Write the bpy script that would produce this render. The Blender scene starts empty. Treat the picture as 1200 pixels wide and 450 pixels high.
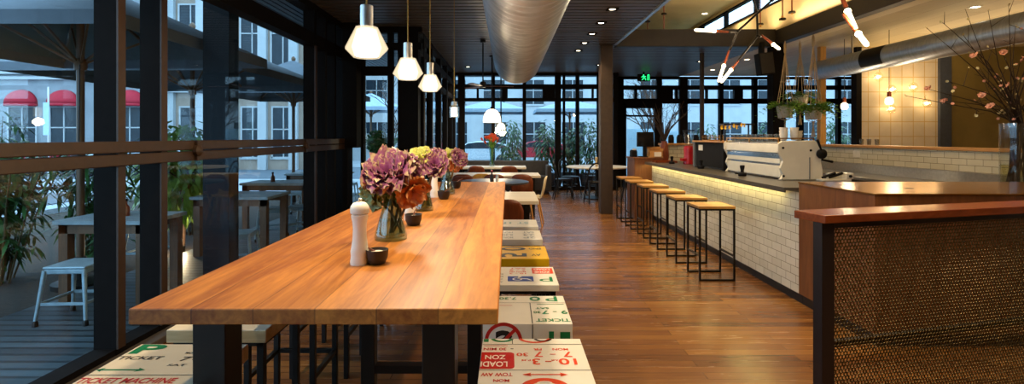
import bpy, math, random
from mathutils import Vector, Matrix

# ------------------------------------------------------------------ camera, sky, exposure
S = bpy.context.scene
COL = S.collection
F, PX, PY, EYE = 600.0, 595.0, 160.0, 1.45      # focal length and principal point in 1200x450 pixels, eye height in metres
cam_d = bpy.data.cameras.new('camera')
cam_d.sensor_width = 36.0
cam_d.lens = 36.0 * F / 1200.0
cam_d.shift_x = (600 - PX) / 1200.0
cam_d.shift_y = (PY - 225) / 1200.0
cam_d.clip_start = 0.05
cam_d.clip_end = 300
cam = bpy.data.objects.new('camera', cam_d)
cam.location = (0, 0, EYE)
cam.rotation_euler = (math.pi / 2, 0, 0)
COL.objects.link(cam)
S.camera = cam
S.view_settings.view_transform = 'Standard'
S.view_settings.look = 'None'
S.view_settings.gamma = 1
S.view_settings.exposure = 0.55
S.view_settings.use_curve_mapping = False
try:
    S.cycles.use_denoising = True
    S.cycles.max_bounces = 10
    S.cycles.transparent_max_bounces = 24
    S.cycles.sample_clamp_indirect = 4.0
    S.cycles.caustics_reflective = False
    S.cycles.caustics_refractive = False
except Exception:
    pass
SKY_STRENGTH = 3.3
SKY_COLOUR = (0.40, 0.66, 0.90, 1)
DOWNLIGHT_W = 62.0
WARM = (1.0, 0.74, 0.44)
ADDED_UP_W = 60.0
def add_uplight(name, loc, sx, sy, watts):
    d = bpy.data.lights.new(name, 'AREA'); d.shape = 'RECTANGLE'; d.size = sx; d.size_y = sy; d.energy = watts; d.color = WARM
    o = bpy.data.objects.new(name, d); COL.objects.link(o); o.location = loc; o.rotation_euler = (math.pi, 0, 0)
add_uplight('added_uplight', (4.9, 5.0, 3.46), .12, 8.0, ADDED_UP_W)          # unseen area lights added above the beams to brighten the raised ceiling
add_uplight('added_uplight', (3.5, 9.65, 3.47), 2.8, .12, ADDED_UP_W * .6)
add_uplight('added_uplight', (7.8, 6.0, 2.2), .12, 7.0, ADDED_UP_W * .8)     # unseen area light added to brighten the timber ceiling
world = bpy.data.worlds.new('dusk_sky')
world.use_nodes = True
S.world = world
wn = world.node_tree.nodes
wn['Background'].inputs['Color'].default_value = SKY_COLOUR
wn['Background'].inputs['Strength'].default_value = SKY_STRENGTH

R = random.Random(7)
ORD = ('first', 'second', 'third', 'fourth', 'fifth', 'sixth', 'seventh', 'eighth')
PI = math.pi

def at(x, y, Y):
    """photo pixel at depth Y -> world point"""
    return Vector(((x - PX) * Y / F, Y, EYE - (y - PY) * Y / F))

# ------------------------------------------------------------------ materials
def lin(h):
    if isinstance(h, str):
        h = h.lstrip('#')
        c = [int(h[i:i + 2], 16) / 255 for i in (0, 2, 4)]
    else:
        c = h
    return tuple((v / 12.92 if v <= .04045 else ((v + .055) / 1.055) ** 2.4) for v in c) + (1.0,)

class NT:
    def __init__(s, name):
        s.m = bpy.data.materials.new(name)
        s.m.use_nodes = True
        s.t = s.m.node_tree
        s.t.nodes.clear()
        s.out = s.n('ShaderNodeOutputMaterial')
    def n(s, kind, props=None, **ins):
        nd = s.t.nodes.new(kind)
        for k, v in (props or {}).items():
            setattr(nd, k, v)
        for k, v in ins.items():
            k = k.replace('_', ' ') if k.replace('_', ' ') in nd.inputs else k
            s.set(nd.inputs[k], v)
        return nd
    def set(s, sock, v):
        if isinstance(v, bpy.types.NodeSocket):
            s.t.links.new(v, sock)
        else:
            sock.default_value = v
    def math(s, op, a, b=0.0):
        nd = s.t.nodes.new('ShaderNodeMath'); nd.operation = op
        s.set(nd.inputs[0], a); s.set(nd.inputs[1], b)
        return nd.outputs[0]
    def mix(s, fac, a, b, mode='MIX'):
        nd = s.t.nodes.new('ShaderNodeMix'); nd.data_type = 'RGBA'; nd.blend_type = mode
        s.set(nd.inputs[0], fac); s.set(nd.inputs[6], a); s.set(nd.inputs[7], b)
        return nd.outputs[2]
    def ramp(s, fac, stops):
        nd = s.t.nodes.new('ShaderNodeValToRGB')
        e = nd.color_ramp.elements
        while len(e) < len(stops): e.new(0.5)
        for k, (p, c) in enumerate(stops):
            e[k].position = p; e[k].color = c
        s.set(nd.inputs[0], fac)
        return nd.outputs[0]
    def xyz(s, a, b, c):
        nd = s.t.nodes.new('ShaderNodeCombineXYZ')
        for k, v in enumerate((a, b, c)): s.set(nd.inputs[k], v)
        return nd.outputs[0]
    def pos(s, obj=False):
        if obj:
            o = s.n('ShaderNodeTexCoord').outputs['Object']
        else:
            o = s.n('ShaderNodeNewGeometry').outputs['Position']
        sp = s.t.nodes.new('ShaderNodeSeparateXYZ')
        s.t.links.new(o, sp.inputs[0])
        return o, sp.outputs
    def noise(s, vec, scale, detail=4.0, dist=0.0, rough=.55):
        nd = s.n('ShaderNodeTexNoise')
        s.set(nd.inputs['Vector'], vec); nd.inputs['Scale'].default_value = scale
        nd.inputs['Detail'].default_value = detail; nd.inputs['Distortion'].default_value = dist
        nd.inputs['Roughness'].default_value = rough
        return nd.outputs[0]
    def vmul(s, vec, m):
        nd = s.t.nodes.new('ShaderNodeVectorMath'); nd.operation = 'MULTIPLY'
        s.set(nd.inputs[0], vec); nd.inputs[1].default_value = m
        return nd.outputs[0]
    def bump(s, h, strength=.3, dist=.002):
        nd = s.n('ShaderNodeBump'); nd.inputs['Strength'].default_value = strength
        nd.inputs['Distance'].default_value = dist; s.set(nd.inputs['Height'], h)
        return nd.outputs[0]
    def bsdf(s, col, rough=.5, metal=0.0, normal=None, spec=.5, coat=0.0, **kw):
        nd = s.n('ShaderNodeBsdfPrincipled')
        s.set(nd.inputs['Base Color'], col); s.set(nd.inputs['Roughness'], rough)
        s.set(nd.inputs['Metallic'], metal); nd.inputs['Specular IOR Level'].default_value = spec
        nd.inputs['Coat Weight'].default_value = coat; nd.inputs['Coat Roughness'].default_value = .15
        for k, v in kw.items(): s.set(nd.inputs[k.replace('_', ' ')], v)
        if normal is not None: s.t.links.new(normal, nd.inputs['Normal'])
        s.t.links.new(nd.outputs[0], s.out.inputs[0])
        return s.m

def plain(name, col, rough=.5, metal=0.0, var=.12, vs=14.0, spec=.5, bump=0.0, **kw):
    t = NT(name)
    vec, _ = t.pos(True)
    c = lin(col)
    n = t.noise(vec, vs, 3)
    dark = tuple(v * (1 - var) for v in c[:3]) + (1,)
    lite = tuple(min(1, v * (1 + var)) for v in c[:3]) + (1,)
    colr = t.ramp(n, [(.35, dark), (.65, lite)])
    nor = t.bump(t.noise(vec, vs * 9, 2), bump, .002) if bump else None
    return t.bsdf(colr, rough, metal, nor, spec, **kw)

def wood(name, c1, c2, axis='Y', rough=.4, scale=1.0, board=0.0, world_space=False, spec=.5, seam=.55):
    t = NT(name)
    vec, xyz = t.pos(not world_space)
    k = {'X': (.09, 1, 1), 'Y': (1, .09, 1), 'Z': (1, 1, .09)}[axis]
    v = t.vmul(vec, tuple(q * scale for q in k))
    side = {'X': 1, 'Y': 0, 'Z': 0}[axis]
    shade = None
    if board:
        idx = t.math('FLOOR', t.math('DIVIDE', xyz[side], board))
        wn_ = t.n('ShaderNodeTexWhiteNoise', {'noise_dimensions': '1D'})
        t.set(wn_.inputs['W'], idx)
        shade = wn_.outputs[0]
        off = t.math('MULTIPLY', shade, 13.0)
        ad = t.t.nodes.new('ShaderNodeVectorMath'); ad.operation = 'ADD'
        t.set(ad.inputs[0], v); t.set(ad.inputs[1], t.xyz(off, off, off)); v = ad.outputs[0]
    n1 = t.noise(v, 9, 6, 1.2, .6)
    n2 = t.noise(v, 55, 3, .4)
    g = t.math('ADD', t.math('MULTIPLY', n1, .75), t.math('MULTIPLY', n2, .25))
    if shade is not None:
        g = t.math('ADD', g, t.math('MULTIPLY', t.math('SUBTRACT', shade, .5), .22))
    a, b = lin(c1), lin(c2)
    mid = tuple((p + q) / 2 for p, q in zip(a, b))
    c = t.ramp(g, [(.3, a), (.5, mid), (.68, b)])
    if board:
        fr = t.math('FRACT', t.math('DIVIDE', xyz[side], board))
        line = t.math('LESS_THAN', fr, .004 / board)
        c = t.mix(t.math('MULTIPLY', line, seam), c, tuple(q * .25 for q in a[:3]) + (1,))
    return t.bsdf(c, rough, 0, t.bump(g, .12, .002), spec)

def planks(name, stops, width, length, rough, mortar=.0015, gap=(.01, .006, .004, 1), axis='X', rvar=.1, spec=.5, bumps=.15):
    t = NT(name)
    vec, xyz = t.pos()
    uv = t.xyz(xyz[0], xyz[1], 0.0) if axis == 'X' else t.xyz(xyz[1], xyz[0], 0.0)
    br = t.n('ShaderNodeTexBrick', {'offset': .37, 'offset_frequency': 2})
    t.set(br.inputs['Vector'], uv)
    for k, q in (('Color1', (0, 0, 0, 1)), ('Color2', (1, 1, 1, 1)), ('Mortar', (.5, .5, .5, 1)), ('Scale', 1.0),
                 ('Mortar Size', mortar), ('Mortar Smooth', .1), ('Bias', 0.0), ('Brick Width', length), ('Row Height', width)):
        br.inputs[k].default_value = q
    st = t.vmul(vec, (.12, 1.6, 1) if axis == 'X' else (1.6, .12, 1))
    n = t.noise(st, 22, 5, .6)
    g = t.math('ADD', t.math('MULTIPLY', br.outputs[0], .72), t.math('MULTIPLY', t.math('SUBTRACT', n, .36), .9))
    c = t.ramp(g, [(p, lin(h)) for p, h in stops])
    c = t.mix(br.outputs[1], c, gap)
    h = t.math('SUBTRACT', t.math('MULTIPLY', n, .3), br.outputs[1])
    rr = t.math('ADD', rough - rvar / 2, t.math('MULTIPLY', n, rvar))
    return t.bsdf(c, rr, 0, t.bump(h, bumps, .002), spec)

def tiles(name, a, b, grout, bw, rh, plane='YZ', offset=.5, rough=.22, mortar=.003, z0=0.0):
    t = NT(name)
    vec, xyz = t.pos()
    u = xyz[1] if plane == 'YZ' else xyz[0]
    uv = t.xyz(u, t.math('SUBTRACT', xyz[2], z0), 0.0)
    br = t.n('ShaderNodeTexBrick', {'offset': offset, 'offset_frequency': 2})
    t.set(br.inputs['Vector'], uv)
    for k, q in (('Color1', lin(a)), ('Color2', lin(b)), ('Mortar', lin(grout)), ('Scale', 1.0),
                 ('Mortar Size', mortar), ('Mortar Smooth', .2), ('Bias', 0.0), ('Brick Width', bw), ('Row Height', rh)):
        br.inputs[k].default_value = q
    n = t.noise(vec, 9, 3)
    c = t.mix(.25, br.outputs[0], t.ramp(n, [(.3, (.72, .72, .72, 1)), (.7, (1, 1, 1, 1))]), 'MULTIPLY')
    h = t.math('SUBTRACT', t.math('MULTIPLY', n, .25), br.outputs[1])
    return t.bsdf(c, rough, 0, t.bump(h, .35, .003))

def glass(name, tint=(.93, .96, .97), f0=.045, rough=0.0):
    t = NT(name)
    lw = t.n('ShaderNodeLayerWeight'); lw.inputs['Blend'].default_value = .5
    p5 = t.math('POWER', lw.outputs['Facing'], 5.0)
    fr = t.math('ADD', f0, t.math('MULTIPLY', p5, 1 - f0))
    tr = t.n('ShaderNodeBsdfTransparent'); tr.inputs[0].default_value = tint + (1,)
    gl = t.n('ShaderNodeBsdfGlossy'); gl.inputs['Roughness'].default_value = rough
    mx = t.n('ShaderNodeMixShader')
    t.set(mx.inputs[0], fr)
    t.t.links.new(tr.outputs[0], mx.inputs[1]); t.t.links.new(gl.outputs[0], mx.inputs[2])
    t.t.links.new(mx.outputs[0], t.out.inputs[0])
    return t.m

def glow(name, col, strength):
    t = NT(name)
    e = t.n('ShaderNodeEmission'); e.inputs[0].default_value = tuple(col) + (1,); e.inputs[1].default_value = strength
    t.t.links.new(e.outputs[0], t.out.inputs[0])
    return t.m

def two_tone(name, stops, rough=.6, sss=0.0):
    """colour runs with the 't' attribute of the vertices (petal base to petal rim)"""
    t = NT(name)
    a = t.n('ShaderNodeAttribute', {'attribute_name': 't'})
    vec, _ = t.pos(True)
    f = t.math('ADD', a.outputs['Fac'], t.math('MULTIPLY', t.math('SUBTRACT', t.noise(vec, 40, 3), .5), .45))
    c = t.ramp(f, [(p, lin(h)) for p, h in stops])
    return t.bsdf(c, rough, 0)

M = {}
M['frame'] = plain('dark_window_metal', '#13100f', .7, 0, spec=.08)
M['frame_brown'] = plain('brown_window_rail', '#3a2718', .5, .1)
M['black'] = plain('black_steel', '#15120f', .42, .5)
M['table_steel'] = plain('dark_brown_steel', '#241a12', .45, .4)
M['column'] = plain('brown_column_paint', '#3a2c22', .55, .1)
M['glass'] = glass('window_glass')
M['clear'] = glass('clear_glass', (.965, .975, .975), .06)
M['vaseglass'] = glass('blue_green_glass', (.76, .86, .84), .08)
M['lampglass'] = glass('lamp_glass', (.97, .95, .9), .08)
def lit_glass(name, col, strength, fac):
    t = NT(name)
    e = t.n('ShaderNodeEmission'); e.inputs[0].default_value = col + (1,); e.inputs[1].default_value = strength
    tr = t.n('ShaderNodeBsdfTransparent'); mx = t.n('ShaderNodeMixShader'); mx.inputs[0].default_value = fac
    t.t.links.new(tr.outputs[0], mx.inputs[1]); t.t.links.new(e.outputs[0], mx.inputs[2]); t.t.links.new(mx.outputs[0], t.out.inputs[0])
    return t.m
M['shadeglass'] = lit_glass('glowing_faceted_glass', (1, .80, .52), .9, .38)
M['water'] = glass('vase_water', (.88, .84, .62), .03)
M['slat'] = plain('dark_ceiling_slat', '#47403b', .42, 0, spec=.6)
M['ceilback'] = plain('ceiling_void', '#0c0b0b', .9)
M['cream'] = planks('timber_ceiling', [(.1, '#b9a87f'), (.5, '#c5b58c'), (.9, '#d0c19b')], .42, 2.4, .55, .003, lin('#80704a'), 'Y', bumps=.06)
M['creamwall'] = plain('cream_paint', '#cbb98e', .7, 0, .05, 3)
M['floor'] = planks('floor_boards', [(.0, '#53321a'), (.35, '#6d4626'), (.6, '#7c5129'), (1.0, '#936736')], .085, 1.9, .26)
M['deck'] = planks('deck_boards', [(.1, '#2a3339'), (.5, '#3a464d'), (.9, '#4d5b62')], .11, 14, .45, .017, (.004, .006, .008, 1), bumps=.4)
M['tabletop'] = wood('oiled_table_wood', '#904c13', '#dc8f3a', 'Y', .5, 1.5, .172)
M['seatwood'] = wood('bar_stool_oak', '#8c5f28', '#bb8d4a', 'X', .4, 2.0)
M['barwood'] = wood('mahogany_panel', '#5a3218', '#83512d', 'Z', .35, 1.6)
M['standwood'] = wood('red_stand_wood', '#642a12', '#8f4520', 'X', .25, 1.8)
M['palewood'] = wood('pale_sign_wood', '#b89a68', '#dcc596', 'X', .5, 3)
M['whitetop'] = wood('pale_table_wood', '#c9bda6', '#e3dac6', 'X', .4, 1.5)
M['postwood'] = wood('pine_post', '#b07f3c', '#d0a057', 'Z', .5, 1.5)
M['capwood'] = wood('wall_cap_oak', '#a9743a', '#c79254', 'Y', .4, 1.6)
M['outwood'] = wood('weathered_table_wood', '#4a3524', '#6d4e33', 'Z', .6, 1.5)
M['ply_brown'] = wood('brown_ply', '#5a2611', '#84411f', 'Z', .35, 2)
M['ply_yellow'] = wood('mustard_ply', '#b98028', '#d9a445', 'Z', .4, 2)
M['ply_cream'] = wood('cream_ply', '#c8b68d', '#e2d4b2', 'Z', .4, 2)
M['leg_oak'] = wood('oak_leg', '#a66a28', '#cf9447', 'Z', .45, 3)
M['subway'] = tiles('white_subway_tiles', '#d8d3c4', '#c9c3b2', '#8d8676', .16, .0735, 'YZ', .5, .2, .003, .09)
M['subway_back'] = tiles('cream_subway_tiles', '#d9d0b6', '#cdc3a6', '#7d7460', .2, .0735, 'YZ', .5, .18, .003, 1.05)
M['subway_far'] = tiles('far_subway_tiles', '#d3cdb8', '#c9c2aa', '#7d7460', .15, .0735, 'XZ', .5, .2, .004, 1.05)
M['gridtile'] = tiles('square_wall_panels', '#d6cab8', '#cfc3b0', '#c2a468', .22, .29, 'XZ', 0, .4, .008)
M['stone'] = plain('charcoal_counter_stone', '#4b4740', .3, 0, .15, 40)
M['beam'] = plain('dark_beam_paint', '#231f1d', .5, .1)
M['tumbler'] = glass('cloudy_tumbler_glass', (.80, .80, .77), .16, .15)
M['kick'] = plain('dark_kickboard', '#1d1b1c', .5)
M['steel'] = plain('brushed_stainless', '#c6c4c0', .34, 1.0, .08, 30)
M['brass'] = plain('brushed_copper_top', '#b98346', .22, .9, .12, 18)
M['duct'] = None
M['bronze'] = plain('bronze_mesh', '#584a2a', .4, .75, .15, 30)
M['stonepost'] = plain('stand_post_paint', '#251b19', .4, .2)
M['enamel'] = plain('cream_white_enamel', '#d8d2c2', .25, .1, .04, 8)
M['chrome'] = plain('polished_chrome', '#cfcfd2', .12, 1.0, .03)
M['white'] = plain('white_ceramic', '#e4ddcf', .25, 0, .04)
M['millwhite'] = plain('white_painted_mill', '#e9e1d4', .35, 0, .03)
M['rope'] = plain('macrame_cord', '#b5a182', .9, 0, .15, 60)
M['pot'] = plain('grey_ceramic_pot', '#b9b3a6', .6, 0, .12, 30)
M['bowl'] = plain('black_stoneware', '#241c18', .45)
M['salt'] = plain('salt', '#eee6d6', .9, 0, .08, 200)
M['red'] = plain('red_plastic', '#a3101a', .3)
M['blackplastic'] = plain('black_plastic', '#121112', .6, spec=.15)
M['greyplastic'] = plain('grey_panel', '#55585c', .4)
M['screen'] = plain('switched_off_screen', '#0d0d0f', .15)
M['brassfit'] = plain('brass_fitting', '#a97c3c', .3, .9)
M['copper'] = plain('copper_socket', '#6a3016', .45, .6)
M['bulb'] = glow('warm_bulb', (1, .72, .38), 14)
M['tube'] = glow('warm_tube', (1, .80, .50), 3.2)
M['lampglow'] = glow('pendant_diffuser', (1, .84, .58), 3.2)
M['domeglow'] = glow('opal_dome', (1, .84, .58), 2.2)
M['lens'] = glow('downlight_lens', (1, .86, .62), 9)
M['led'] = glow('led_strip', (1, .80, .26), 20)
M['exit_green'] = glow('exit_sign_green', (.02, .9, .22), 1.6)
M['concrete'] = plain('pavement', '#98a1a8', .8, 0, .12, 3)
M['road'] = plain('asphalt', '#58626b', .85, 0, .12, 4)
M['soil'] = plain('garden_soil', '#33291f', .95, 0, .4, 25, bump=.8)
M['umbrella'] = plain('grey_umbrella_canvas', '#565f68', .85, 0, .06, 10)
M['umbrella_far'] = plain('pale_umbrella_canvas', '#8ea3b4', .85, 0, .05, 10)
M['brownpole'] = wood('umbrella_pole_wood', '#4a3320', '#6e4c2d', 'Z', .5, 2)
M['outmetal'] = plain('pale_blue_metal', '#8ba3af', .4, .3)
M['darktable'] = plain('charcoal_table_top', '#2c2a2b', .35)
M['facade'] = plain('pale_render', '#848b90', .85, 0, .08, 1.5)
M['facade_white'] = plain('white_render', '#aab0b3', .8, 0, .05, 1.5)
M['facade_warm'] = plain('buff_render', '#98887a', .8, 0, .08, 1.5)
M['awning'] = plain('red_awning_canvas', '#a81a2e', .8, 0, .08, 6)
M['winblue'] = plain('dusk_window_glass', '#1e2b34', .25, 0, .2, 2, spec=.3)
M['carwhite'] = plain('silver_car_paint', '#b8c2c8', .25, .2)
M['carred'] = plain('red_car_paint', '#a02030', .25, .1)
M['tyre'] = plain('tyre_rubber', '#17181a', .8)
M['hoarding'] = plain('pale_blue_panel', '#a9c3cf', .6, 0, .05, 2)
M['sofa'] = plain('charcoal_upholstery', '#3a3737', .85, 0, .1, 20)
M['leaf_dark'] = plain('dark_green_leaf', '#2f5a2c', .45, 0, .35, 9)
M['leaf_bamboo'] = plain('bamboo_leaf', '#3c6a35', .45, 0, .4, 6)
M['leaf_lit'] = plain('yellow_green_leaf', '#6f8f38', .45, 0, .35, 6)
M['leaf_fern'] = plain('fern_green', '#5d8a2e', .5, 0, .3, 12)
M['stem'] = plain('green_brown_stem', '#5a4a2c', .7)
M['bark'] = plain('brown_bark', '#4b3527', .85, 0, .25, 30)
M['twig'] = plain('dark_twig', '#33251d', .8)
M['blossom'] = plain('pink_blossom', '#e2a48c', .6, 0, .1, 30)
M['blossom_white'] = plain('cream_blossom', '#d8cfa0', .6, 0, .1, 30)
M['cabbage'] = two_tone('ornamental_cabbage_petal', [(.0, '#561742'), (.6, '#74305e'), (.9, '#8d4f6c'), (1.0, '#b89f78')], .6)
M['cabbage_green'] = two_tone('cabbage_outer_leaf', [(.0, '#4d5a2c'), (.5, '#5f7443'), (1.0, '#8f9a62')], .55)
M['cabbage_orange'] = two_tone('russet_leaf', [(.0, '#8a3a1c'), (.5, '#b5592a'), (1.0, '#b9773d')], .55)
M['cabbage_yellow'] = two_tone('yellow_green_petal', [(.0, '#7c7d20'), (.5, '#a5a43a'), (1.0, '#c4bf62')], .6)
M['tulip'] = two_tone('orange_red_petal', [(.0, '#c9902a'), (.4, '#c9391c'), (1.0, '#d8541f')], .5)
M['yellowflower'] = plain('yellow_flower', '#e0b51e', .6)
M['signwhite'] = plain('white_sign_enamel', '#e9e5da', .28, 0, .03, 6)
M['signcream'] = plain('cream_sign_enamel', '#e6d6b8', .3, 0, .03, 6)
M['signyellow'] = plain('yellow_sign_enamel', '#dcae10', .32, 0, .05, 6)
M['signgrey'] = plain('grey_white_sign_enamel', '#d2cdc2', .35, 0, .05, 6)
M['txt_red'] = plain('red_lettering', '#c4231c', .35, 0, .05)
M['txt_orange'] = plain('orange_red_lettering', '#e0481c', .35, 0, .05)
M['txt_green'] = plain('green_lettering', '#0f7a48', .35, 0, .05)
M['txt_black'] = plain('black_lettering', '#23211f', .35, 0, .05)
M['txt_blue'] = plain('blue_lettering', '#27449a', .35, 0, .05)
M['txt_white'] = plain('white_lettering', '#efe9df', .35, 0, .03)
M['txt_grey'] = plain('grey_lettering', '#777d80', .35, 0, .05)

def duct_material(name, axis_pitch):
    t = NT(name)
    vec, xyz = t.pos()
    w = t.math('FRACT', t.math('DIVIDE', xyz[1], axis_pitch))
    ridge = t.math('LESS_THAN', t.math('ABSOLUTE', t.math('SUBTRACT', w, .5)), .10)
    n = t.noise(t.vmul(vec, (1, 5, 1)), 6, 4)
    c = t.ramp(n, [(.3, lin('#a6b1bd')), (.7, lin('#c6d0da'))])
    return t.bsdf(c, t.math('ADD', .34, t.math('MULTIPLY', n, .12)), .8, t.bump(ridge, .9, .006))
M['duct'] = duct_material('spiral_galvanised_duct', .14)
M['duct_side'] = duct_material('galvanised_duct', .35)

# ------------------------------------------------------------------ mesh building
class MB:
    def __init__(s):
        s.v, s.f, s.t, s.sm = [], [], [], []
        s.x = Matrix.Identity(4)
    def add(s, vs, fs, smooth=False, t=None):
        b = len(s.v)
        for k, p in enumerate(vs):
            s.v.append(s.x @ Vector(p)); s.t.append(t[k] if t else 0.0)
        for q in fs:
            s.f.append([b + i for i in q]); s.sm.append(smooth)
        return s
    def box(s, x0, x1, y0, y1, z0, z1):
        vs = [(x, y, z) for z in (z0, z1) for y in (y0, y1) for x in (x0, x1)]
        return s.add(vs, [(0, 2, 3, 1), (4, 5, 7, 6), (0, 1, 5, 4), (2, 6, 7, 3), (0, 4, 6, 2), (1, 3, 7, 5)])
    def frame_of(s, p, q, up=None):
        p, q = Vector(p), Vector(q); d = (q - p).normalized()
        u = Vector(up) if up else (Vector((0, 0, 1)) if abs(d.z) < .95 else Vector((0, 1, 0)))
        a = d.cross(u).normalized(); b = a.cross(d).normalized()
        return p, q, d, a, b
    def bar(s, p, q, w, h=None, up=None):
        h = h or w
        p, q, d, a, b = s.frame_of(p, q, up)
        vs = [c + a * (i * w / 2) + b * (j * h / 2) for c in (p, q) for i, j in ((-1, -1), (1, -1), (1, 1), (-1, 1))]
        return s.add(vs, [(3, 2, 1, 0), (4, 5, 6, 7), (0, 1, 5, 4), (1, 2, 6, 5), (2, 3, 7, 6), (3, 0, 4, 7)])
    def tube(s, pts, r, n=8, caps=True):
        pts = [Vector(p) for p in pts]
        rs = r if isinstance(r, (list, tuple)) else [r] * len(pts)
        vs, fs = [], []
        ref = None
        for k, p in enumerate(pts):
            d = (pts[min(k + 1, len(pts) - 1)] - pts[max(k - 1, 0)]).normalized()
            if ref is None:
                ref = d.orthogonal().normalized()
            a = (ref - d * ref.dot(d))
            a = a.normalized() if a.length > 1e-5 else d.orthogonal().normalized()
            ref = a; b = d.cross(a)
            for i in range(n):
                an = 2 * PI * i / n
                vs.append(p + a * (rs[k] * math.cos(an)) + b * (rs[k] * math.sin(an)))
        for k in range(len(pts) - 1):
            for i in range(n):
                j = (i + 1) % n
                fs.append((k * n + i, k * n + j, (k + 1) * n + j, (k + 1) * n + i))
        s.add(vs, fs, True)
        if caps:
            b = len(s.v) - len(vs)
            s.f.append([b + i for i in reversed(range(n))]); s.sm.append(False)
            s.f.append([b + (len(pts) - 1) * n + i for i in range(n)]); s.sm.append(False)
        return s
    def lathe(s, prof, c=(0, 0, 0), n=24, smooth=True, ang=2 * PI, t=None):
        c = Vector(c); vs, fs, ts = [], [], []
        for k, (r, z) in enumerate(prof):
            for i in range(n):
                an = ang * i / n
                vs.append(c + Vector((r * math.cos(an), r * math.sin(an), z)))
                ts.append(t[k] if t else 0.0)
        for k in range(len(prof) - 1):
            for i in range(n):
                j = (i + 1) % n
                fs.append((k * n + i, k * n + j, (k + 1) * n + j, (k + 1) * n + i))
        s.add(vs, fs, smooth, ts)
        b = len(s.v) - len(vs)
        if prof[0][0] > 1e-4 and prof[0] != prof[-1]:
            s.f.append([b + i for i in reversed(range(n))]); s.sm.append(False)
        if prof[-1][0] > 1e-4 and prof[0] != prof[-1]:
            s.f.append([b + (len(prof) - 1) * n + i for i in range(n)]); s.sm.append(False)
        return s
    def ball(s, c, r, n=12, sc=(1, 1, 1)):
        m = max(5, n // 2 + 1); vs, fs = [], []
        c = Vector(c)
        for k in range(m + 1):
            a = PI * k / m
            for i in range(n):
                b = 2 * PI * i / n
                vs.append(c + Vector((r * sc[0] * math.sin(a) * math.cos(b), r * sc[1] * math.sin(a) * math.sin(b), -r * sc[2] * math.cos(a))))
        for k in range(m):
            for i in range(n):
                j = (i + 1) % n
                fs.append((k * n + i, k * n + j, (k + 1) * n + j, (k + 1) * n + i))
        return s.add(vs, fs, True)
    def prism(s, poly, a0, a1, axis='Y', smooth=False):
        """polygon in the other two axes, extruded along axis"""
        n = len(poly); vs = []
        for a in (a0, a1):
            for (u, w) in poly:
                vs.append({'X': (a, u, w), 'Y': (u, a, w), 'Z': (u, w, a)}[axis])
        fs = [tuple(reversed(range(n))), tuple(range(n, 2 * n))]
        s.add(vs, fs)
        b = len(s.v) - len(vs)
        for i in range(n):
            j = (i + 1) % n
            s.f.append([b + i, b + j, b + n + j, b + n + i]); s.sm.append(smooth)
        return s
    def leaf(s, p, d, length, w, droop=.3, up=(0, 0, 1), t=None):
        p, d = Vector(p), Vector(d).normalized()
        side = d.cross(Vector(up))
        side = side.normalized() if side.length > 1e-3 else Vector((1, 0, 0))
        vs = [p]
        for f, ww in ((.3, .8), (.62, 1.0), (1.0, 0.0)):
            c = p + d * (length * f) + Vector((0, 0, -droop * length * f * f))
            if ww: vs += [c - side * w * ww / 2, c + side * w * ww / 2]
            else: vs += [c]
        return s.add(vs, [(0, 1, 2), (1, 3, 4, 2), (3, 5, 4)], True, t)
    def sheet(s, fn, nu, nv, smooth=True, tf=None):
        vs = [fn(i / nu, j / nv) for j in range(nv + 1) for i in range(nu + 1)]
        ts = [tf(i / nu, j / nv) if tf else 0.0 for j in range(nv + 1) for i in range(nu + 1)]
        fs = [(j * (nu + 1) + i, j * (nu + 1) + i + 1, (j + 1) * (nu + 1) + i + 1, (j + 1) * (nu + 1) + i) for j in range(nv) for i in range(nu)]
        return s.add(vs, fs, smooth, ts)
    def build(s, name, mat, parent=None, bevel=0.0, solid=0.0, sharp=True, seg=2):
        me = bpy.data.meshes.new(name)
        base = Vector((0, 0, 0)); p = parent
        while p is not None:
            base += p.location; p = p.parent
        me.from_pydata([tuple(q - base) for q in s.v], [], s.f)
        me.polygons.foreach_set('use_smooth', s.sm)
        if any(s.t):
            at_ = me.attributes.new('t', 'FLOAT', 'POINT'); at_.data.foreach_set('value', s.t)
        me.update()
        if sharp and any(s.sm):
            me.set_sharp_from_angle(angle=math.radians(50))
        o = bpy.data.objects.new(name, me)
        COL.objects.link(o)
        me.materials.append(M[mat] if isinstance(mat, str) else mat)
        if parent is not None: o.parent = parent
        if solid:
            md = o.modifiers.new('thickness', 'SOLIDIFY'); md.thickness = solid; md.offset = 0
        if bevel:
            md = o.modifiers.new('bevel', 'BEVEL'); md.width = bevel; md.segments = seg; md.limit_method = 'ANGLE'; md.angle_limit = math.radians(40)
        return o

def tag(o, label, cat, group=None, kind=None):
    o['label'] = label; o['category'] = cat
    if group: o['group'] = group
    if kind: o['kind'] = kind
    return o
def thing(name, label, cat, loc=(0, 0, 0), group=None):
    o = bpy.data.objects.new(name, None); COL.objects.link(o)
    o.empty_display_size = .1; o.location = loc
    return tag(o, label, cat, group)
def struct(name, mb, mat, bevel=0.0, label=None):
    o = mb.build(name, mat, None, bevel); o['kind'] = 'structure'
    if label: o['label'] = label
    return o
def dup(root, loc, rotz=0.0, label=None, group=None):
    r = root.copy(); COL.objects.link(r); r.location = loc; r.rotation_euler = (0, 0, rotz)
    if label: r['label'] = label
    if group: r['group'] = group
    def rec(src, dst):
        for ch in list(src.children):
            c = ch.copy(); COL.objects.link(c); c.parent = dst
            rec(ch, c)
    rec(root, r)
    return r

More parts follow.
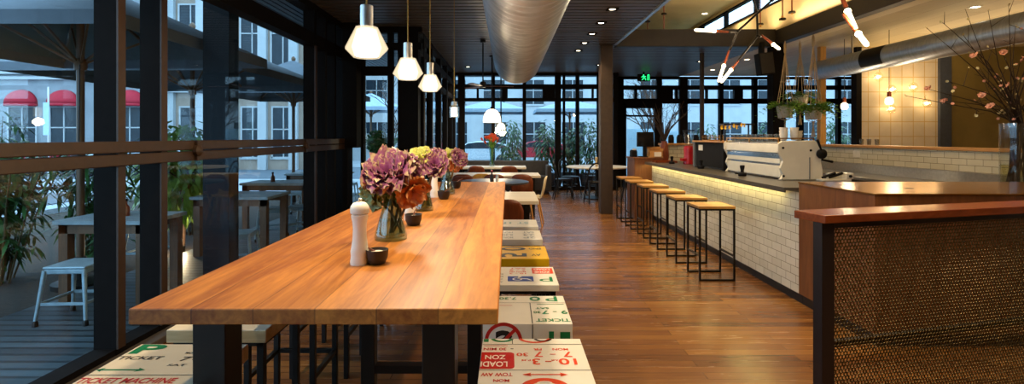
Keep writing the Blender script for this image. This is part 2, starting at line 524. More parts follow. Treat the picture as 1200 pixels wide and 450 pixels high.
_glyphs = {}
def glyph_mesh(text, bold=0.0, spacing=1.0):
    key = (text, bold, spacing)
    if key not in _glyphs:
        cu = bpy.data.curves.new('text', 'FONT'); cu.body = text; cu.size = 1.0; cu.offset = bold
        cu.align_x = 'CENTER'; cu.align_y = 'CENTER'; cu.resolution_u = 3; cu.space_character = spacing
        o = bpy.data.objects.new('text', cu); COL.objects.link(o)
        dg = bpy.context.evaluated_depsgraph_get(); dg.update()
        me = o.evaluated_get(dg).to_mesh()
        vs = [v.co.copy() for v in me.vertices]; fs = [list(p.vertices) for p in me.polygons]
        o.evaluated_get(dg).to_mesh_clear()
        bpy.data.objects.remove(o); bpy.data.curves.remove(cu)
        if vs:
            cx = (min(v.x for v in vs) + max(v.x for v in vs)) / 2; cy = (min(v.y for v in vs) + max(v.y for v in vs)) / 2
            vs = [Vector((v.x - cx, v.y - cy, 0)) for v in vs]
        _glyphs[key] = (vs, fs)
    return _glyphs[key]
def text_on(mb, text, origin, right, up, height, width=None, bold=.02):
    """lettering laid flat on a surface: cap height `height`, optionally squeezed to `width`"""
    vs, fs = glyph_mesh(text, bold)
    h0 = max(v.y for v in vs) - min(v.y for v in vs); w0 = max(v.x for v in vs) - min(v.x for v in vs)
    sy = height / h0; sx = (width / w0) if width else sy
    o, r, u = Vector(origin), Vector(right), Vector(up)
    mb.add([o + r * (v.x * sx) + u * (v.y * sy) for v in vs], fs)
def poly_on(mb, pts, origin, right, up):
    o, r, u = Vector(origin), Vector(right), Vector(up)
    mb.add([o + r * p[0] + u * p[1] for p in pts], [tuple(range(len(pts)))])
def ring_on(mb, r0, r1, origin, right, up, n=32, a0=0, a1=2 * PI, sy=1.0):
    o, r, u = Vector(origin), Vector(right), Vector(up)
    vs, fs = [], []
    full = abs(a1 - a0 - 2 * PI) < 1e-6
    m = n if full else n + 1
    for i in range(m):
        a = a0 + (a1 - a0) * i / n
        for q in (r0, r1): vs.append(o + r * (q * math.cos(a)) + u * (q * sy * math.sin(a)))
    for i in range(n):
        j = (i + 1) % m
        fs.append((2 * i, 2 * i + 1, 2 * j + 1, 2 * j))
    mb.add(vs, fs)
def spot(name, loc, watts, angle=100, blend=.6, col=WARM, size=.06, parent=None):
    d = bpy.data.lights.new(name, 'SPOT'); d.energy = watts; d.color = col; d.spot_size = math.radians(angle); d.spot_blend = blend; d.shadow_soft_size = size
    o = bpy.data.objects.new(name, d); COL.objects.link(o); o.location = loc
    if parent: o.parent = parent; o.location = Vector(loc) - parent.location
    return o
def point(name, loc, watts, col=WARM, size=.05, parent=None):
    d = bpy.data.lights.new(name, 'POINT'); d.energy = watts; d.color = col; d.shadow_soft_size = size
    o = bpy.data.objects.new(name, d); COL.objects.link(o); o.location = loc
    if parent: o.parent = parent; o.location = Vector(loc) - parent.location
    return o

# ------------------------------------------------------------------ the room
CZ = 3.17                      # ceiling
XL, GL = -2.50, -2.636         # inner face and glass line of the left window wall
YN, YF1, YF2 = -2.6, 13.8, 14.7
XR = 10.6
b = MB()
b.add([(XL - .22, YN, 0), (XR, YN, 0), (XR, 14.95, 0), (XL - .22, 14.95, 0), (XL - .22, YN, -.12), (XR, YN, -.12), (XR, 14.95, -.12), (XL - .22, 14.95, -.12)],
      [(0, 1, 2, 3), (7, 6, 5, 4), (0, 4, 5, 1), (1, 5, 6, 2), (2, 6, 7, 3), (3, 7, 4, 0)])
struct('floor', b, 'floor')

def slats(name, x0, x1, y0, y1):
    b = MB(); y = y0
    while y < y1 - .02:
        b.box(x0, x1, y, min(y + .118, y1), CZ, CZ + .035); y += .165
    o = struct(name, b, 'slat')
    k = MB(); k.box(x0, x1, y0, y1, CZ + .075, CZ + .11)
    k.build('slat_backing', 'ceilback', o)
slats('ceiling_main', XL - .2, 2.0, YN, 14.8)
slats('ceiling_far', 2.0, 4.92, 9.75, 14.8)
b = MB(); b.box(5.16, XR, YN, 14.8, 3.2, 3.26); b.box(4.92, 5.16, 9.75, 14.8, 3.2, 3.26)
struct('ceiling_timber', b, 'cream')
b = MB(); b.box(1.9, 5.3, YN, 14.8, 4.42, 4.5)
struct('ceiling_raised', b, 'creamwall')
b = MB(); b.box(1.98, 2.03, YN, 9.55, 3.15, 3.30); struct('trim_1', b, 'steel')            # thin light edge of the dark ceiling
b = MB(); b.box(1.90, 1.98, YN, 14.8, 3.27, 4.42); struct('wall_coffer_left', b, 'creamwall')
b = MB(); b.box(2.03, 5.0, 9.55, 9.75, 3.13, 3.455); struct('beam_far', b, 'beam', .008)
b = MB(); b.box(5.0, 5.16, YN, 9.75, 3.17, 3.435); struct('beam_right', b, 'beam', .008)
b = MB(); b.box(5.06, 5.16, YN, 14.8, 3.435, 3.98); b.box(5.06, 5.16, YN, 14.8, 4.34, 4.42)
struct('wall_coffer_right', b, 'creamwall')
b = MB()
y = YN
while y < 14.7:
    b.box(5.04, 5.14, y, y + .05, 3.98, 4.34); y += 1.45
b.box(5.04, 5.14, YN, 14.8, 3.96, 4.0); b.box(5.04, 5.14, YN, 14.8, 4.31, 4.35)
w = struct('window_clerestory', b, 'frame')
b = MB(); b.box(5.09, 5.10, YN, 14.8, 4.0, 4.31); b.build('pane', 'glass', w)
b = MB(); b.box(1.9, 5.3, 14.7, 14.8, 3.27, 4.42); struct('wall_coffer_far', b, 'creamwall')
b = MB(); b.box(1.9, 5.3, YN, YN + .1, 3.27, 4.42); struct('wall_coffer_near', b, 'creamwall')

def glazing(name, axis, plane, depth, span, mull, trans, z0, z1, glass_at, extra=(), mat='frame'):
    """a window wall: mull = [(a0,a1)], trans = [(z0,z1)], extra = boxes (a0,a1,z0,z1)"""
    b = MB(); d0, d1 = plane, plane + depth
    d0, d1 = min(d0, d1), max(d0, d1)
    def bx(a0, a1, za, zb, e=0.0):
        if axis == 'Y': b.box(d0 + e, d1 - e, a0, a1, za, zb)
        else: b.box(a0, a1, d0 + e, d1 - e, za, zb)
    for a0, a1 in mull: bx(a0, a1, z0, z1)
    for za, zb in trans: bx(span[0], span[1], za, zb, .004)
    for a0, a1, za, zb in extra: bx(a0, a1, za, zb, .008)
    o = struct(name, b, mat)
    g = MB()
    if axis == 'Y': g.box(glass_at - .005, glass_at + .005, span[0], span[1], z0, z1)
    else: g.box(span[0], span[1], glass_at - .005, glass_at + .005, z0, z1)
    g.build('pane', 'glass', o)
    return o

# left window wall
lm = [(YN, YN + .1), (-.9, -.84), (.9, .96), (3.27, 3.33), (3.68, 3.745), (6.62, 6.70), (7.02, 7.08), (7.40, 7.46)]
w1 = glazing('window_1', 'Y', XL, -.145, (YN, 7.8), lm, [(0, .09), (2.63, 2.79), (3.08, CZ)], 0, CZ, GL)
b = MB()
b.box(XL - .05, XL + .045, YN, 7.72, 1.262, 1.335); b.box(XL - .05, XL + .045, YN, 7.72, 1.345, 1.418)
rail = b.build('sash_rail', 'frame_brown', w1, .006)
b = MB()
for ym in (3.27, 3.68, 6.62): b.box(XL, XL + .012, ym, ym + .065, .09, 2.63)
b.build('mullion_facing', 'frame_brown', w1)
for ym in (.45, 4.03, 6.2):
    b = MB(); b.lathe([(.0, 0), (.045, 0), (.045, .03), (.02, .045), (0, .045)], (0, 0, 0), 18)
    q = MB(); q.x = Matrix.Translation((XL + .045, ym, 1.34)) @ Matrix.Rotation(PI / 2, 4, 'Y')
    q.lathe([(.0, 0), (.045, 0), (.045, .03), (.02, .045), (0, .045)], (0, 0, 0), 18)
    q.bar((-.08, 0, .012), (.08, 0, .012), .03, .02)
    q.build('pivot_bracket', 'frame_brown', w1)
b = MB(); b.box(XL - .08, XL + .09, YN, 7.8, 0, .05); struct('trim_2', b, plain('grey_brown_sill', '#57504b', .45, .2), .006)     # low sill
# corner column and jog wall
b = MB(); b.box(-2.50, -2.28, 7.72, 7.98, 1.28, CZ); b.box(-2.50, -2.42, 7.72, 7.98, 0, 1.28); struct('column_corner', b, 'frame', .006)
glazing('window_2', 'X', 8.0, .12, (-2.7, -1.35), [(-2.7, -2.46), (-2.30, -2.25), (-1.88, -1.80), (-1.72, -1.69), (-1.69, -1.40)],
        [(0, .1), (2.41, 2.55), (2.81, 2.92), (3.08, CZ)], 0, CZ, 8.06)
glazing('window_3', 'Y', -1.40, -.12, (8.1, 13.8), [(8.1, 8.2), (8.55, 8.72), (9.5, 9.6), (10.7, 10.84), (11.8, 11.95), (12.9, 13.0), (13.66, 13.8)],
        [(0, .1), (2.41, 2.52), (2.78, 2.90), (3.08, CZ)], 0, CZ, -1.46)
# far walls
def X(px, Y): return (px - PX) * Y / F
Y = YF1
glazing('window_4', 'X', Y, .14, (-1.46, 2.98),
        [(X(536.5, Y), X(544.5, Y)), (X(576, Y), X(580, Y)), (X(612.5, Y), X(616.5, Y)), (X(650.5, Y), X(657.5, Y)), (X(660, Y), X(662.5, Y)), (X(675, Y), X(679, Y)), (X(700, Y), X(706, Y)), (X(719, Y), X(724, Y))],
        [(0, .1), (2.40, 2.49), (2.74, 2.86), (3.1, CZ)], 0, CZ, Y + .07,
        [(X(558.5, Y), X(561, Y), 2.48, 2.75), (X(588, Y), X(595, Y), 2.48, 2.75), (X(636, Y), X(650, Y), 2.48, 2.75), (X(694, Y), X(696, Y), 2.48, 2.75)])
glazing('window_5', 'Y', 2.86, .12, (13.94, 14.7), [(13.94, 14.02), (14.3, 14.36), (14.6, 14.7)], [(0, .1), (2.41, 2.52), (2.78, 2.9), (3.08, CZ)], 0, CZ, 2.92)
Y = YF2
glazing('window_6', 'X', Y, .14, (2.9, XR),
        [(X(722, Y), X(731, Y)), (X(770, Y), X(776, Y)), (X(797, Y), X(806, Y)), (X(843.5, Y), X(848, Y)), (X(883, Y), X(888, Y)), (X(906, Y), X(918, Y)), (X(936, Y), X(942, Y)), (X(982, Y), X(986, Y)), (X(1002, Y), X(1008, Y))],
        [(0, .1), (2.40, 2.54), (2.80, 2.92), (3.1, CZ)], 0, CZ, Y + .07,
        [(X(744, Y), X(747, Y), 2.5, 2.83), (X(776, Y), X(789, Y), 2.5, 2.83), (X(828, Y), X(830, Y), 2.5, 2.83), (X(861, Y), X(871, Y), 2.5, 2.83), (X(792, Y), X(795, Y), 2.5, 2.83)])
# door in the far wall: frame, leaf, handle
d = MB()
x0, x1 = X(731, Y), X(770, Y)
d.box(x0, x0 + .07, Y - .03, Y + .05, .03, 2.4); d.box(x1 - .07, x1, Y - .03, Y + .05, .03, 2.4)
d.box(x0, x1, Y - .03, Y + .05, 2.26, 2.4); d.box(x0, x1, Y - .03, Y + .05, .03, .2); d.box(x0, x1, Y - .03, Y + .05, 2.02, 2.07)
do = struct('door_1', d, 'frame')
q = MB(); q.tube([(x1 - .12, Y - .03, .95), (x1 - .12, Y - .09, .97), (x1 - .12, Y - .09, 1.33), (x1 - .12, Y - .03, 1.35)], .012, 8); q.build('door_handle', 'steel', do)
# right part of the room
b = MB(); b.box(XR, XR + .12, YN, 14.9, 0, 3.26); struct('wall_right', b, 'creamwall')
b = MB(); b.box(XL - .2, XR, YN - .12, YN, 0, 4.5); struct('wall_near', b, 'creamwall')
b = MB(); b.box(5.2, 5.42, 2.2, 9.95, 0, 1.285); bw = struct('wall_bar_back', b, 'subway_back')
b = MB(); b.box(5.17, 5.46, 2.2, 9.98, 1.285, 1.322); struct('trim_3', b, 'capwood', .006)
b = MB(); b.box(2.95, 5.2, 9.75, 9.95, 0, 1.285); struct('wall_bar_end', b, 'subway_far')
b = MB(); b.box(2.93, 5.17, 9.72, 9.98, 1.285, 1.322); struct('trim_4', b, 'capwood', .006)
b = MB(); b.box(6.9, 8.4, 10.0, 10.14, 0, 3.2); struct('wall_panelled', b, 'gridtile')
b = MB(); b.box(8.4, 8.62, 9.94, 10.14, 0, 3.2); struct('column_blue', b, plain('blue_grey_paint', '#3a4150', .5))
b = MB(); b.box(8.62, XR, 9.98, 10.14, 0, 3.2); struct('wall_dark', b, plain('dark_olive_panel', '#80703f', .35, .1, .12, 2))
b = MB(); b.box(6.80, 6.9, 9.98, 10.14, 0, 3.2); struct('column_dark', b, 'frame')
b = MB(); b.box(6.08, 6.19, 9.95, 10.07, 0, 3.2); struct('column_pine', b, 'postwood', .006)
b = MB(); b.box(1.735, 1.965, 9.56, 9.79, 0, CZ); struct('column_bar', b, 'column', .012)
b = MB(); b.box(4.93, 5.165, 9.50, 9.74, 0, 3.2); struct('column_plants', b, 'frame', .012)
b = MB(); b.tube([(4.02, 10.6, 0), (4.02, 10.6, CZ)], .045, 14); struct('column_slim', b, 'column')
# eave outside the left windows
b = MB(); xx = -3.9
while xx < XL - .25:
    b.box(xx, xx + .075, YN, 13.8, 3.18, 3.21); xx += .1
struct('ceiling_eave', b, 'slat')
b = MB(); b.box(-3.95, XL - .2, YN, 13.8, 3.23, 3.3); struct('roof_eave', b, 'frame')

# ------------------------------------------------------------------ ground outside
b = MB(); b.box(-4.2, XL - .22, YN - 1, 13.7, -.13, -.05); b.box(-9.0, -4.2, 4.35, 4.9, -.13, -.05) if False else None
struct('floor_deck', b, 'deck')
b = MB(); b.box(-9, -4.2, YN - 1, 13.7, -.16, -.08); gs = struct('ground_garden', b, 'soil')
b = MB(); b.box(-70, -9, -30, 16, -.2, -.12); b.box(-70, 60, 15.05, 90, -.2, -.12); b.box(-9, XL - .22, 13.7, 15.05, -.2, -.1)
struct('ground_pavement', b, 'concrete')
b = MB(); b.box(-70, -10.5, -30, 14, -.119, -.10); b.box(-70, 60, 19, 26, -.119, -.10); struct('ground_road', b, 'road')
b = MB(); b.box(-9.1, -9.0, YN - 1, 13.7, -.2, .02); struct('trim_5', b, 'concrete')
# dark steel column just outside the windows
b = MB(); b.box(-2.98, -2.72, 5.0, 5.18, -.05, 3.18); struct('column_deck', b, plain('blue_black_steel', '#0b131a', .5, 0, spec=.12), .006)

# ------------------------------------------------------------------ communal table
TZ = .97
t = thing('communal_table', 'long orange-brown timber communal high table on dark steel legs', 'table', (-.54, 3.4, 0))
b = MB(); b.box(-1.058, -.027, 1.426, 5.43, TZ - .045, TZ); b.build('tabletop', 'tabletop', t, .004)
for y0 in (1.55, 5.2):
    for x0 in (-.955, -.26):
        b = MB(); b.box(x0, x0 + .1, y0, y0 + .1, 0, TZ - .045); b.build('leg', 'table_steel', t, .003)
for x0 in (-.69, -.19):
    b = MB(); b.box(x0, x0 + .065, 2.4, 2.46, 0, TZ - .045); b.build('leg', 'table_steel', t, .003)
b = MB(); b.box(-.63, -.19, 2.405, 2.455, .335, .372); b.build('stretcher', 'table_steel', t, .003)
b = MB(); b.box(-.57, -.52, 1.65, 5.2, TZ - .1, TZ - .045); b.build('under_rail', 'table_steel', t, .003)

# ------------------------------------------------------------------ sign-topped stools
SZ = .70
def sign_stool(x0, y1, mat, thick, label, group, side=None, w=.36):
    x1, y0 = x0 + w, y1 - w
    t = thing('sign_stool', label, 'stool', ((x0 + x1) / 2, (y0 + y1) / 2, 0), group)
    b = MB(); b.box(x0, x1, y0, y1, SZ - thick, SZ); s = b.build('seat', mat, t, .002)
    if side:
        b = MB(); b.box(x0 + .001, x1 - .001, y0 - .0012, y1 + .0012, SZ - thick + .001, SZ - .004)
        b.box(x0 - .0012, x1 + .0012, y0 + .001, y1 - .001, SZ - thick + .001, SZ - .004); b.build('edging', side, s)
    q = .014
    for lx in (x0 + .03, x1 - .03):
        for ly in (y0 + .03, y1 - .03):
            b = MB(); b.box(lx - q, lx + q, ly - q, ly + q, 0, SZ - thick); b.build('leg', 'black', t, .002)
    for lx in (x0 + .03, x1 - .03):
        b = MB(); b.box(lx - .011, lx + .011, y0 + .044, y1 - .044, .24, .262); b.build('footrest', 'black', t)
    b = MB(); b.box(x0 + .044, x1 - .044, y1 - .041, y1 - .019, .24, .262); b.build('footrest', 'black', t)
    b = MB(); b.box(x0 + .016, x1 - .016, y0 + .016, y1 - .016, SZ - thick - .02, SZ - thick); b.build('seat_frame', 'black', t)
    return t, s, (x0, x1, y0, y1)
RG = 'sign-topped stools along the right of the communal table'
LG = 'sign-topped stools along the left of the communal table'
E = .0009
def lay(parent, mat, fn, name='lettering'):
    b = MB(); fn(b); return b.build(name, mat, parent)
FLIP = ((-1, 0, 0), (0, -1, 0))     # lettering turned away from the camera
UP = ((1, 0, 0), (0, 1, 0))
def flat(b, x0, x1, y0, y1, z=SZ + E):
    b.add([(x0, y0, z), (x1, y0, z), (x1, y1, z), (x0, y1, z)], [(0, 1, 2, 3)])
def P3(x, y, z=SZ + E): return (x, y, z)

# first stool on the right: LOADING ZONE
t, s, _ = sign_stool(-.092, 1.90, 'signwhite', .055, 'nearest right-hand stool, white sign seat lettered LOADING ZONE in red', RG)
def f(b):
    flat(b, -.09, .268, 1.845, 1.848); flat(b, -.09, .268, 1.641, 1.644); flat(b, .016, .0185, 1.85, 1.895); flat(b, .01, .02, 1.805, 1.81)
    ring_on(b, .026, .035, P3(.13, 1.905), *UP, a0=PI * 1.1, a1=PI * 1.9, sy=1.0, n=12)
lay(s, 'txt_black', f)
def f(b):
    n = 6; pts = []
    for cx, cy, a in ((.006, 1.668, -PI / 2), (.006, 1.762, 0)):
        for i in range(n + 1):
            an = a + PI / 2 * i / n; pts.append((cx + .016 * math.cos(an), cy + .016 * math.sin(an)))
    pts += [(-.09, 1.778), (-.09, 1.652)]
    poly_on(b, pts, P3(0, 0), *UP)
    text_on(b, '30 MIN', P3(-.045, 1.805), *FLIP, .022, .08); flat(b, -.085, 0, 1.832, 1.836)
    text_on(b, 'TOW AW', P3(-.035, 1.612), *FLIP, .024, .1); text_on(b, 'MON', P3(-.02, 1.572), *FLIP, .018, .05)
lay(s, 'txt_red', f)
def f(b):
    text_on(b, 'LOADI', P3(-.045, 1.685, SZ + .0014), *FLIP, .040, .088); text_on(b, 'ZON', P3(-.042, 1.738, SZ + .0014), *FLIP, .034, .07)
    text_on(b, 'O', P3(.112, 1.553, SZ + .0014), *UP, .03, .05)
lay(s, 'txt_white', f)
def f(b):
    text_on(b, '10', P3(.20, 1.705), *FLIP, .047, .06); text_on(b, '3', P3(.095, 1.705), *FLIP, .047, .026)
    flat(b, .125, .145, 1.703, 1.709); text_on(b, 'A.M', P3(.158, 1.715), *FLIP, .012, .022); text_on(b, 'P.M', P3(.062, 1.715), *FLIP, .012, .03)
    text_on(b, '7', P3(.205, 1.762), *FLIP, .042, .03); text_on(b, '7', P3(.105, 1.762), *FLIP, .042, .03); text_on(b, '30', P3(.05, 1.76), *FLIP, .026, .04)
    flat(b, .145, .165, 1.76, 1.765); text_on(b, 'MON', P3(.185, 1.803), *FLIP, .018, .055); text_on(b, 'FR', P3(.105, 1.803), *FLIP, .018, .03)
    yb = 1.612; flat(b, .06, .175, yb - .003, yb + .003)
    poly_on(b, [(.045, yb), (.075, yb - .013), (.07, yb), (.075, yb + .013)], P3(0, 0), *UP); poly_on(b, [(.19, yb), (.165, yb + .013), (.168, yb), (.165, yb - .013)], P3(0, 0), *UP)
    ring_on(b, .045, .075, P3(.112, 1.525), *UP, n=16, a0=.15, a1=PI - .15, sy=.85); ring_on(b, .048, .062, P3(.1, 1.905), *UP, n=16, a0=PI * 1.05, a1=PI * 1.95, sy=.75)
lay(s, 'txt_orange', f)
def f(b):
    ring_on(b, .028, .042, P3(-.02, 1.9), *UP, n=14, a0=PI * 1.05, a1=PI * 1.95, sy=.8); flat(b, -.088, -.07, 1.868, 1.895)
lay(s, 'txt_green', f)

# second: green TICKET sign, no-standing roundel on its front edge
t, s, _ = sign_stool(-.10, 2.41, 'signwhite', .14, 'second right-hand stool, deep white seat with a crossed red S roundel on its edge', RG)
zf = 2.049
def f(b):
    flat(b, -.1, .26, 2.307, 2.310); flat(b, .098, .1015, 2.052, 2.307)
    b.add([(.098, zf, .562), (.1015, zf, .562), (.1015, zf, .698), (.098, zf, .698)], [(0, 1, 2, 3)])
    text_on(b, 'S', (-.017, zf - .0004, .632), (-1, 0, 0), (0, 0, 1), .085, .07, .05)
lay(s, 'txt_black', f)
def f(b):
    ring_on(b, .062, .076, (-.017, zf, .63), (1, 0, 0), (0, 0, 1), 36)
    b.bar((-.06, zf - .0008, .588), (.028, zf - .0008, .676), .013, .0008, (0, 1, 0))
    flat(b, -.095, .02, 2.27, 2.274)
lay(s, 'txt_red', f)
def f(b):
    text_on(b, 'P', P3(.2, 2.365), *FLIP, .07, .055, .01); text_on(b, 'O', P3(.125, 2.365), *FLIP, .06, .05, .05); text_on(b, '7.30', P3(0, 2.37), *FLIP, .035, .08)
    flat(b, .13, .25, 2.285, 2.29); text_on(b, 'SAT', P3(.15, 2.235), *FLIP, .022, .06); text_on(b, '9 - 7', P3(.2, 2.185), *FLIP, .045, .11); text_on(b, '30', P3(.125, 2.185), *FLIP, .028, .03)
    text_on(b, 'TICKET', P3(.185, 2.09), *FLIP, .035, .14)
    for x0, x1, z0, z1 in ((.165, .185, .56, .67), (.21, .25, .64, .668)):
        b.add([(x0, zf, z0), (x1, zf, z0), (x1, zf, z1), (x0, zf, z1)], [(0, 1, 2, 3)])
lay(s, 'txt_green', f)

# third
t, s, _ = sign_stool(-.10, 2.945, 'signwhite', .032, 'third right-hand stool, white sign seat with a blue wheelchair symbol', RG)
lay(s, 'txt_blue', lambda b: flat(b, .0, .135, 2.65, 2.745), 'symbol_panel')
def f(b):
    z = SZ + .0014
    ring_on(b, .018, .026, (.05, 2.69, z), (1, 0, 0), (0, 1, 0), 20); b.add([(.05, 2.70, z), (.058, 2.70, z), (.066, 2.735, z), (.056, 2.737, z)], [(0, 1, 2, 3)])
    ring_on(b, 0.0, .009, (.066, 2.737, z), (1, 0, 0), (0, 1, 0), 12); b.add([(.05, 2.698, z), (.1, 2.69, z), (.12, 2.665, z), (.126, 2.67, z), (.105, 2.7, z), (.052, 2.71, z)], [(0, 1, 2, 3, 4, 5)])
    text_on(b, 'ZONE', (.19, 2.83, z), *FLIP, .035, .09, .03); text_on(b, 'LOAD', (.19, 2.885, z), *FLIP, .03, .09, .03)
lay(s, 'txt_white', f)
lay(s, 'txt_orange', lambda b: flat(b, .135, .25, 2.80, 2.915), 'red_panel')
def f(b):
    for k in range(4): text_on(b, ('10 - 3', 'MON FRI', '7 - 9', 'SAT')[k], P3(.055, 2.80 + .035 * k), *FLIP, .02, .09)
lay(s, 'txt_orange', f)
lay(s, 'txt_green', lambda b: text_on(b, 'P', P3(.2, 2.69), *FLIP, .085, .07, .0))
lay(s, 'txt_grey', lambda b: [text_on(b, q, P3(-.05, 2.64 + .05 * k), *FLIP, .018, .05) for k, q in enumerate(('AREA', 'ZONE', 'MAX', 'END'))])

# fourth: yellow 50
t, s, _ = sign_stool(-.105, 3.50, 'signyellow', .05, 'yellow sign stool seat with large black 50, right of the table', RG)
def f(b):
    RT = ((0, 1, 0), (-1, 0, 0))
    text_on(b, '0', P3(.035, 3.42), (0, 1, 0), (1, 0, 0), .17, .11, .02); text_on(b, '5', P3(.035, 3.24), (0, 1, 0), (1, 0, 0), .17, .11, .02)
    text_on(b, 'AV', P3(.18, 3.24), *FLIP, .06, .06, .02); text_on(b, 'END', P3(.18, 3.42), *FLIP, .05, .08)
lay(s, 'txt_black', f)
# fifth, sixth
t, s, _ = sign_stool(-.105, 4.09, 'signgrey', .045, 'off-white sign stool with rows of grey figures, just behind the yellow one', RG)
def f(b):
    for k, q in enumerate(('MON-FRI', '8.30-6', 'HOUR')): text_on(b, q, P3(-.02, 3.80 + .1 * k), *FLIP, .06, .12)
    for k, q in enumerate(('2P', '24', 'SAT')): text_on(b, q, P3(.16, 3.80 + .1 * k), *FLIP, .065, .09)
lay(s, 'txt_grey', f)
t, s, _ = sign_stool(-.105, 4.62, 'signgrey', .04, 'farthest right-hand sign stool, pale seat with faint blue-green figures', RG)
lay(s, plain('teal_lettering', '#6f9aa0', .4), lambda b: [text_on(b, q, P3(x, 4.44), *FLIP, .09, .1) for q, x in (('1P', -.02), ('ST', .13))])

# left-hand row
t, s, _ = sign_stool(-1.323, 1.85, 'signcream', .055, 'nearest left-hand stool, cream sign seat reading P TICKET in green', LG, 'palewood', .385)
def f(b):
    text_on(b, 'P', P3(-1.262, 1.805), (1, 0, 0), (.0, 1, 0), .078, .1, .03)
    yb = 1.645; flat(b, -1.315, -1.185, yb - .004, yb + .004)
    poly_on(b, [(-1.322, yb), (-1.30, yb - .014), (-1.305, yb), (-1.30, yb + .014)], P3(0, 0), *UP); poly_on(b, [(-1.165, yb), (-1.192, yb + .014), (-1.187, yb), (-1.192, yb - .014)], P3(0, 0), *UP)
lay(s, 'txt_green', f)
def f(b):
    text_on(b, 'TICKET', P3(-1.243, 1.733), *UP, .026, .15); flat(b, -1.323, -.94, 1.607, 1.610)
    for k, q in enumerate(('7', 'MON-FRI', '7', 'SAT')): text_on(b, q, P3(-1.085, 1.82 - .047 * k), *UP, .034 if k % 2 == 0 else .014, .03 if k % 2 == 0 else .06)
    text_on(b, '30', P3(-1.045, 1.82), *UP, .02, .03); text_on(b, '30', P3(-1.045, 1.726), *UP, .02, .03)
    text_on(b, '25', (-.9363, 1.63, .672), (0, -1, 0), (0, 0, 1), .032, .06)
lay(s, 'txt_black', f)
lay(s, 'txt_red', lambda b: text_on(b, 'TICKET MACHINE', P3(-1.17, 1.572), *UP, .036, .30, .02))
rest = [('second', 2.37, 'third from'), ('third', 2.90, ''), ('fourth', 3.43, ''), ('fifth', 3.96, ''), ('sixth', 4.49, '')]
proto = None
for k, (nm, y1, _) in enumerate(rest):
    lb = f'{nm} sign stool along the window side of the communal table, cream seat'
    if proto is None:
        proto, s2, _b = sign_stool(-1.323, y1, 'signcream', .05, lb, LG, 'palewood', .385)
    else:
        dup(proto, proto.location + Vector((0, y1 - rest[0][1], 0)), 0, lb)

# ------------------------------------------------------------------ things on the communal table
def mill(x, y, label, group, sc=1.0, z=TZ, mat='millwhite'):
    t = thing('pepper_mill', label, 'pepper mill', (x, y, z), group)
    b = MB(); pr = [(.034, 0), (.035, .012), (.032, .03), (.034, .05), (.031, .062), (.026, .10), (.0245, .13), (.027, .16), (.031, .175), (.031, .185), (.027, .188)]
    b.lathe([(r * sc, h * sc) for r, h in pr], (x, y, z), 28); b.build('body', mat, t)
    b = MB(); pr = [(.026, .189), (.034, .192), (.0355, .205), (.033, .218), (.024, .230), (.010, .234), (0, .2345)]
    b.lathe([(r * sc, h * sc) for r, h in pr], (x, y, z), 28); b.build('cap', mat, t)
    b = MB(); b.lathe([(.005 * sc, .233 * sc), (.008 * sc, .238 * sc), (.008 * sc, .245 * sc), (0, .249 * sc)], (x, y, z), 14); b.build('finial', 'steel', t)
    return t
MG = 'white pepper mills on the communal table'
mill(-.558, 1.93, 'tall white pepper mill nearest the camera on the table', MG)
mill(-.563, 2.95, 'white pepper mill behind the first flower vase', MG)
mill(-.58, 4.05, 'white pepper mill beside the third flower vase', MG)
def bowl(x, y, label, group, spoon=(-.8, .15), r=.042):
    t = thing('salt_bowl', label, 'bowl', (x, y, TZ), group)
    h = r * 1.32
    b = MB(); b.lathe([(r * .5, 0), (r * .72, .004), (r * .92, h * .45), (r, h), (r * .93, h), (r * .85, h * .5), (r * .6, h * .25), (0, h * .22)], (x, y, TZ), 28); b.build('body', 'bowl', t)
    b = MB(); b.lathe([(r * .86, h * .55), (r * .88, h * .74), (r * .5, h * .86), (0, h * .9)], (x, y, TZ), 22); b.build('salt', 'salt', t)
    b = MB(); sx, sy = spoon
    b.tube([(x + r * .2 * sx, y + r * .2 * sy, TZ + h * .85), (x + r * 1.0 * sx, y + r * sy, TZ + h * 1.1), (x + r * 2.2 * sx, y + r * 2.2 * sy, TZ + h * 1.32)], [.004, .004, .003], 8)
    b.build('spoon', 'ply_brown', t)
    return t
BG = 'small black salt bowls on the communal table'
bowl(-.492, 1.93, 'black salt bowl with spoon beside the nearest pepper mill', BG, (-.95, .1))
bowl(-.51, 2.77, 'black salt bowl in front of the second pepper mill', BG, (.05, .3), .046)
bowl(-.49, 3.92, 'black salt bowl beneath the second purple cabbage flower', BG, (.5, .5), .048)
bowl(-.48, 4.75, 'black salt bowl farthest along the communal table', BG, (.5, .5), .048)

def petal(b, c, ax, out, length, w, curl, ruff, seed):
    """one ruffled petal from centre c, leaning from axis ax towards out"""
    ax, out = Vector(ax).normalized(), Vector(out).normalized()
    side = ax.cross(out).normalized()
    rr = random.Random(seed); ph = rr.random() * 6
    def fn(u, v):
        wv = w * (math.sin(PI * min(1, .12 + v * .62)) ** .8)
        s_ = (u - .5) * 2
        ang = curl[0] + (curl[1] - curl[0]) * v
        d = ax * math.cos(ang * .8) + out * math.sin(ang * .8)
        p = Vector(c) + d * (length * v)
        edge = abs(s_) ** 2 * v + v ** 3
        p += side * (s_ * wv / 2) + ax * (ruff * edge * math.sin(9 * s_ + ph + 5 * v)) + ax * (abs(s_) ** 2 * w * .16)
        return p
    b.sheet(fn, 8, 5, True, lambda u, v: max(0.02, min(1, .15 + v * .55 + (abs(u - .5) * 2) ** 3 * .35 * v + v ** 6 * .25)))
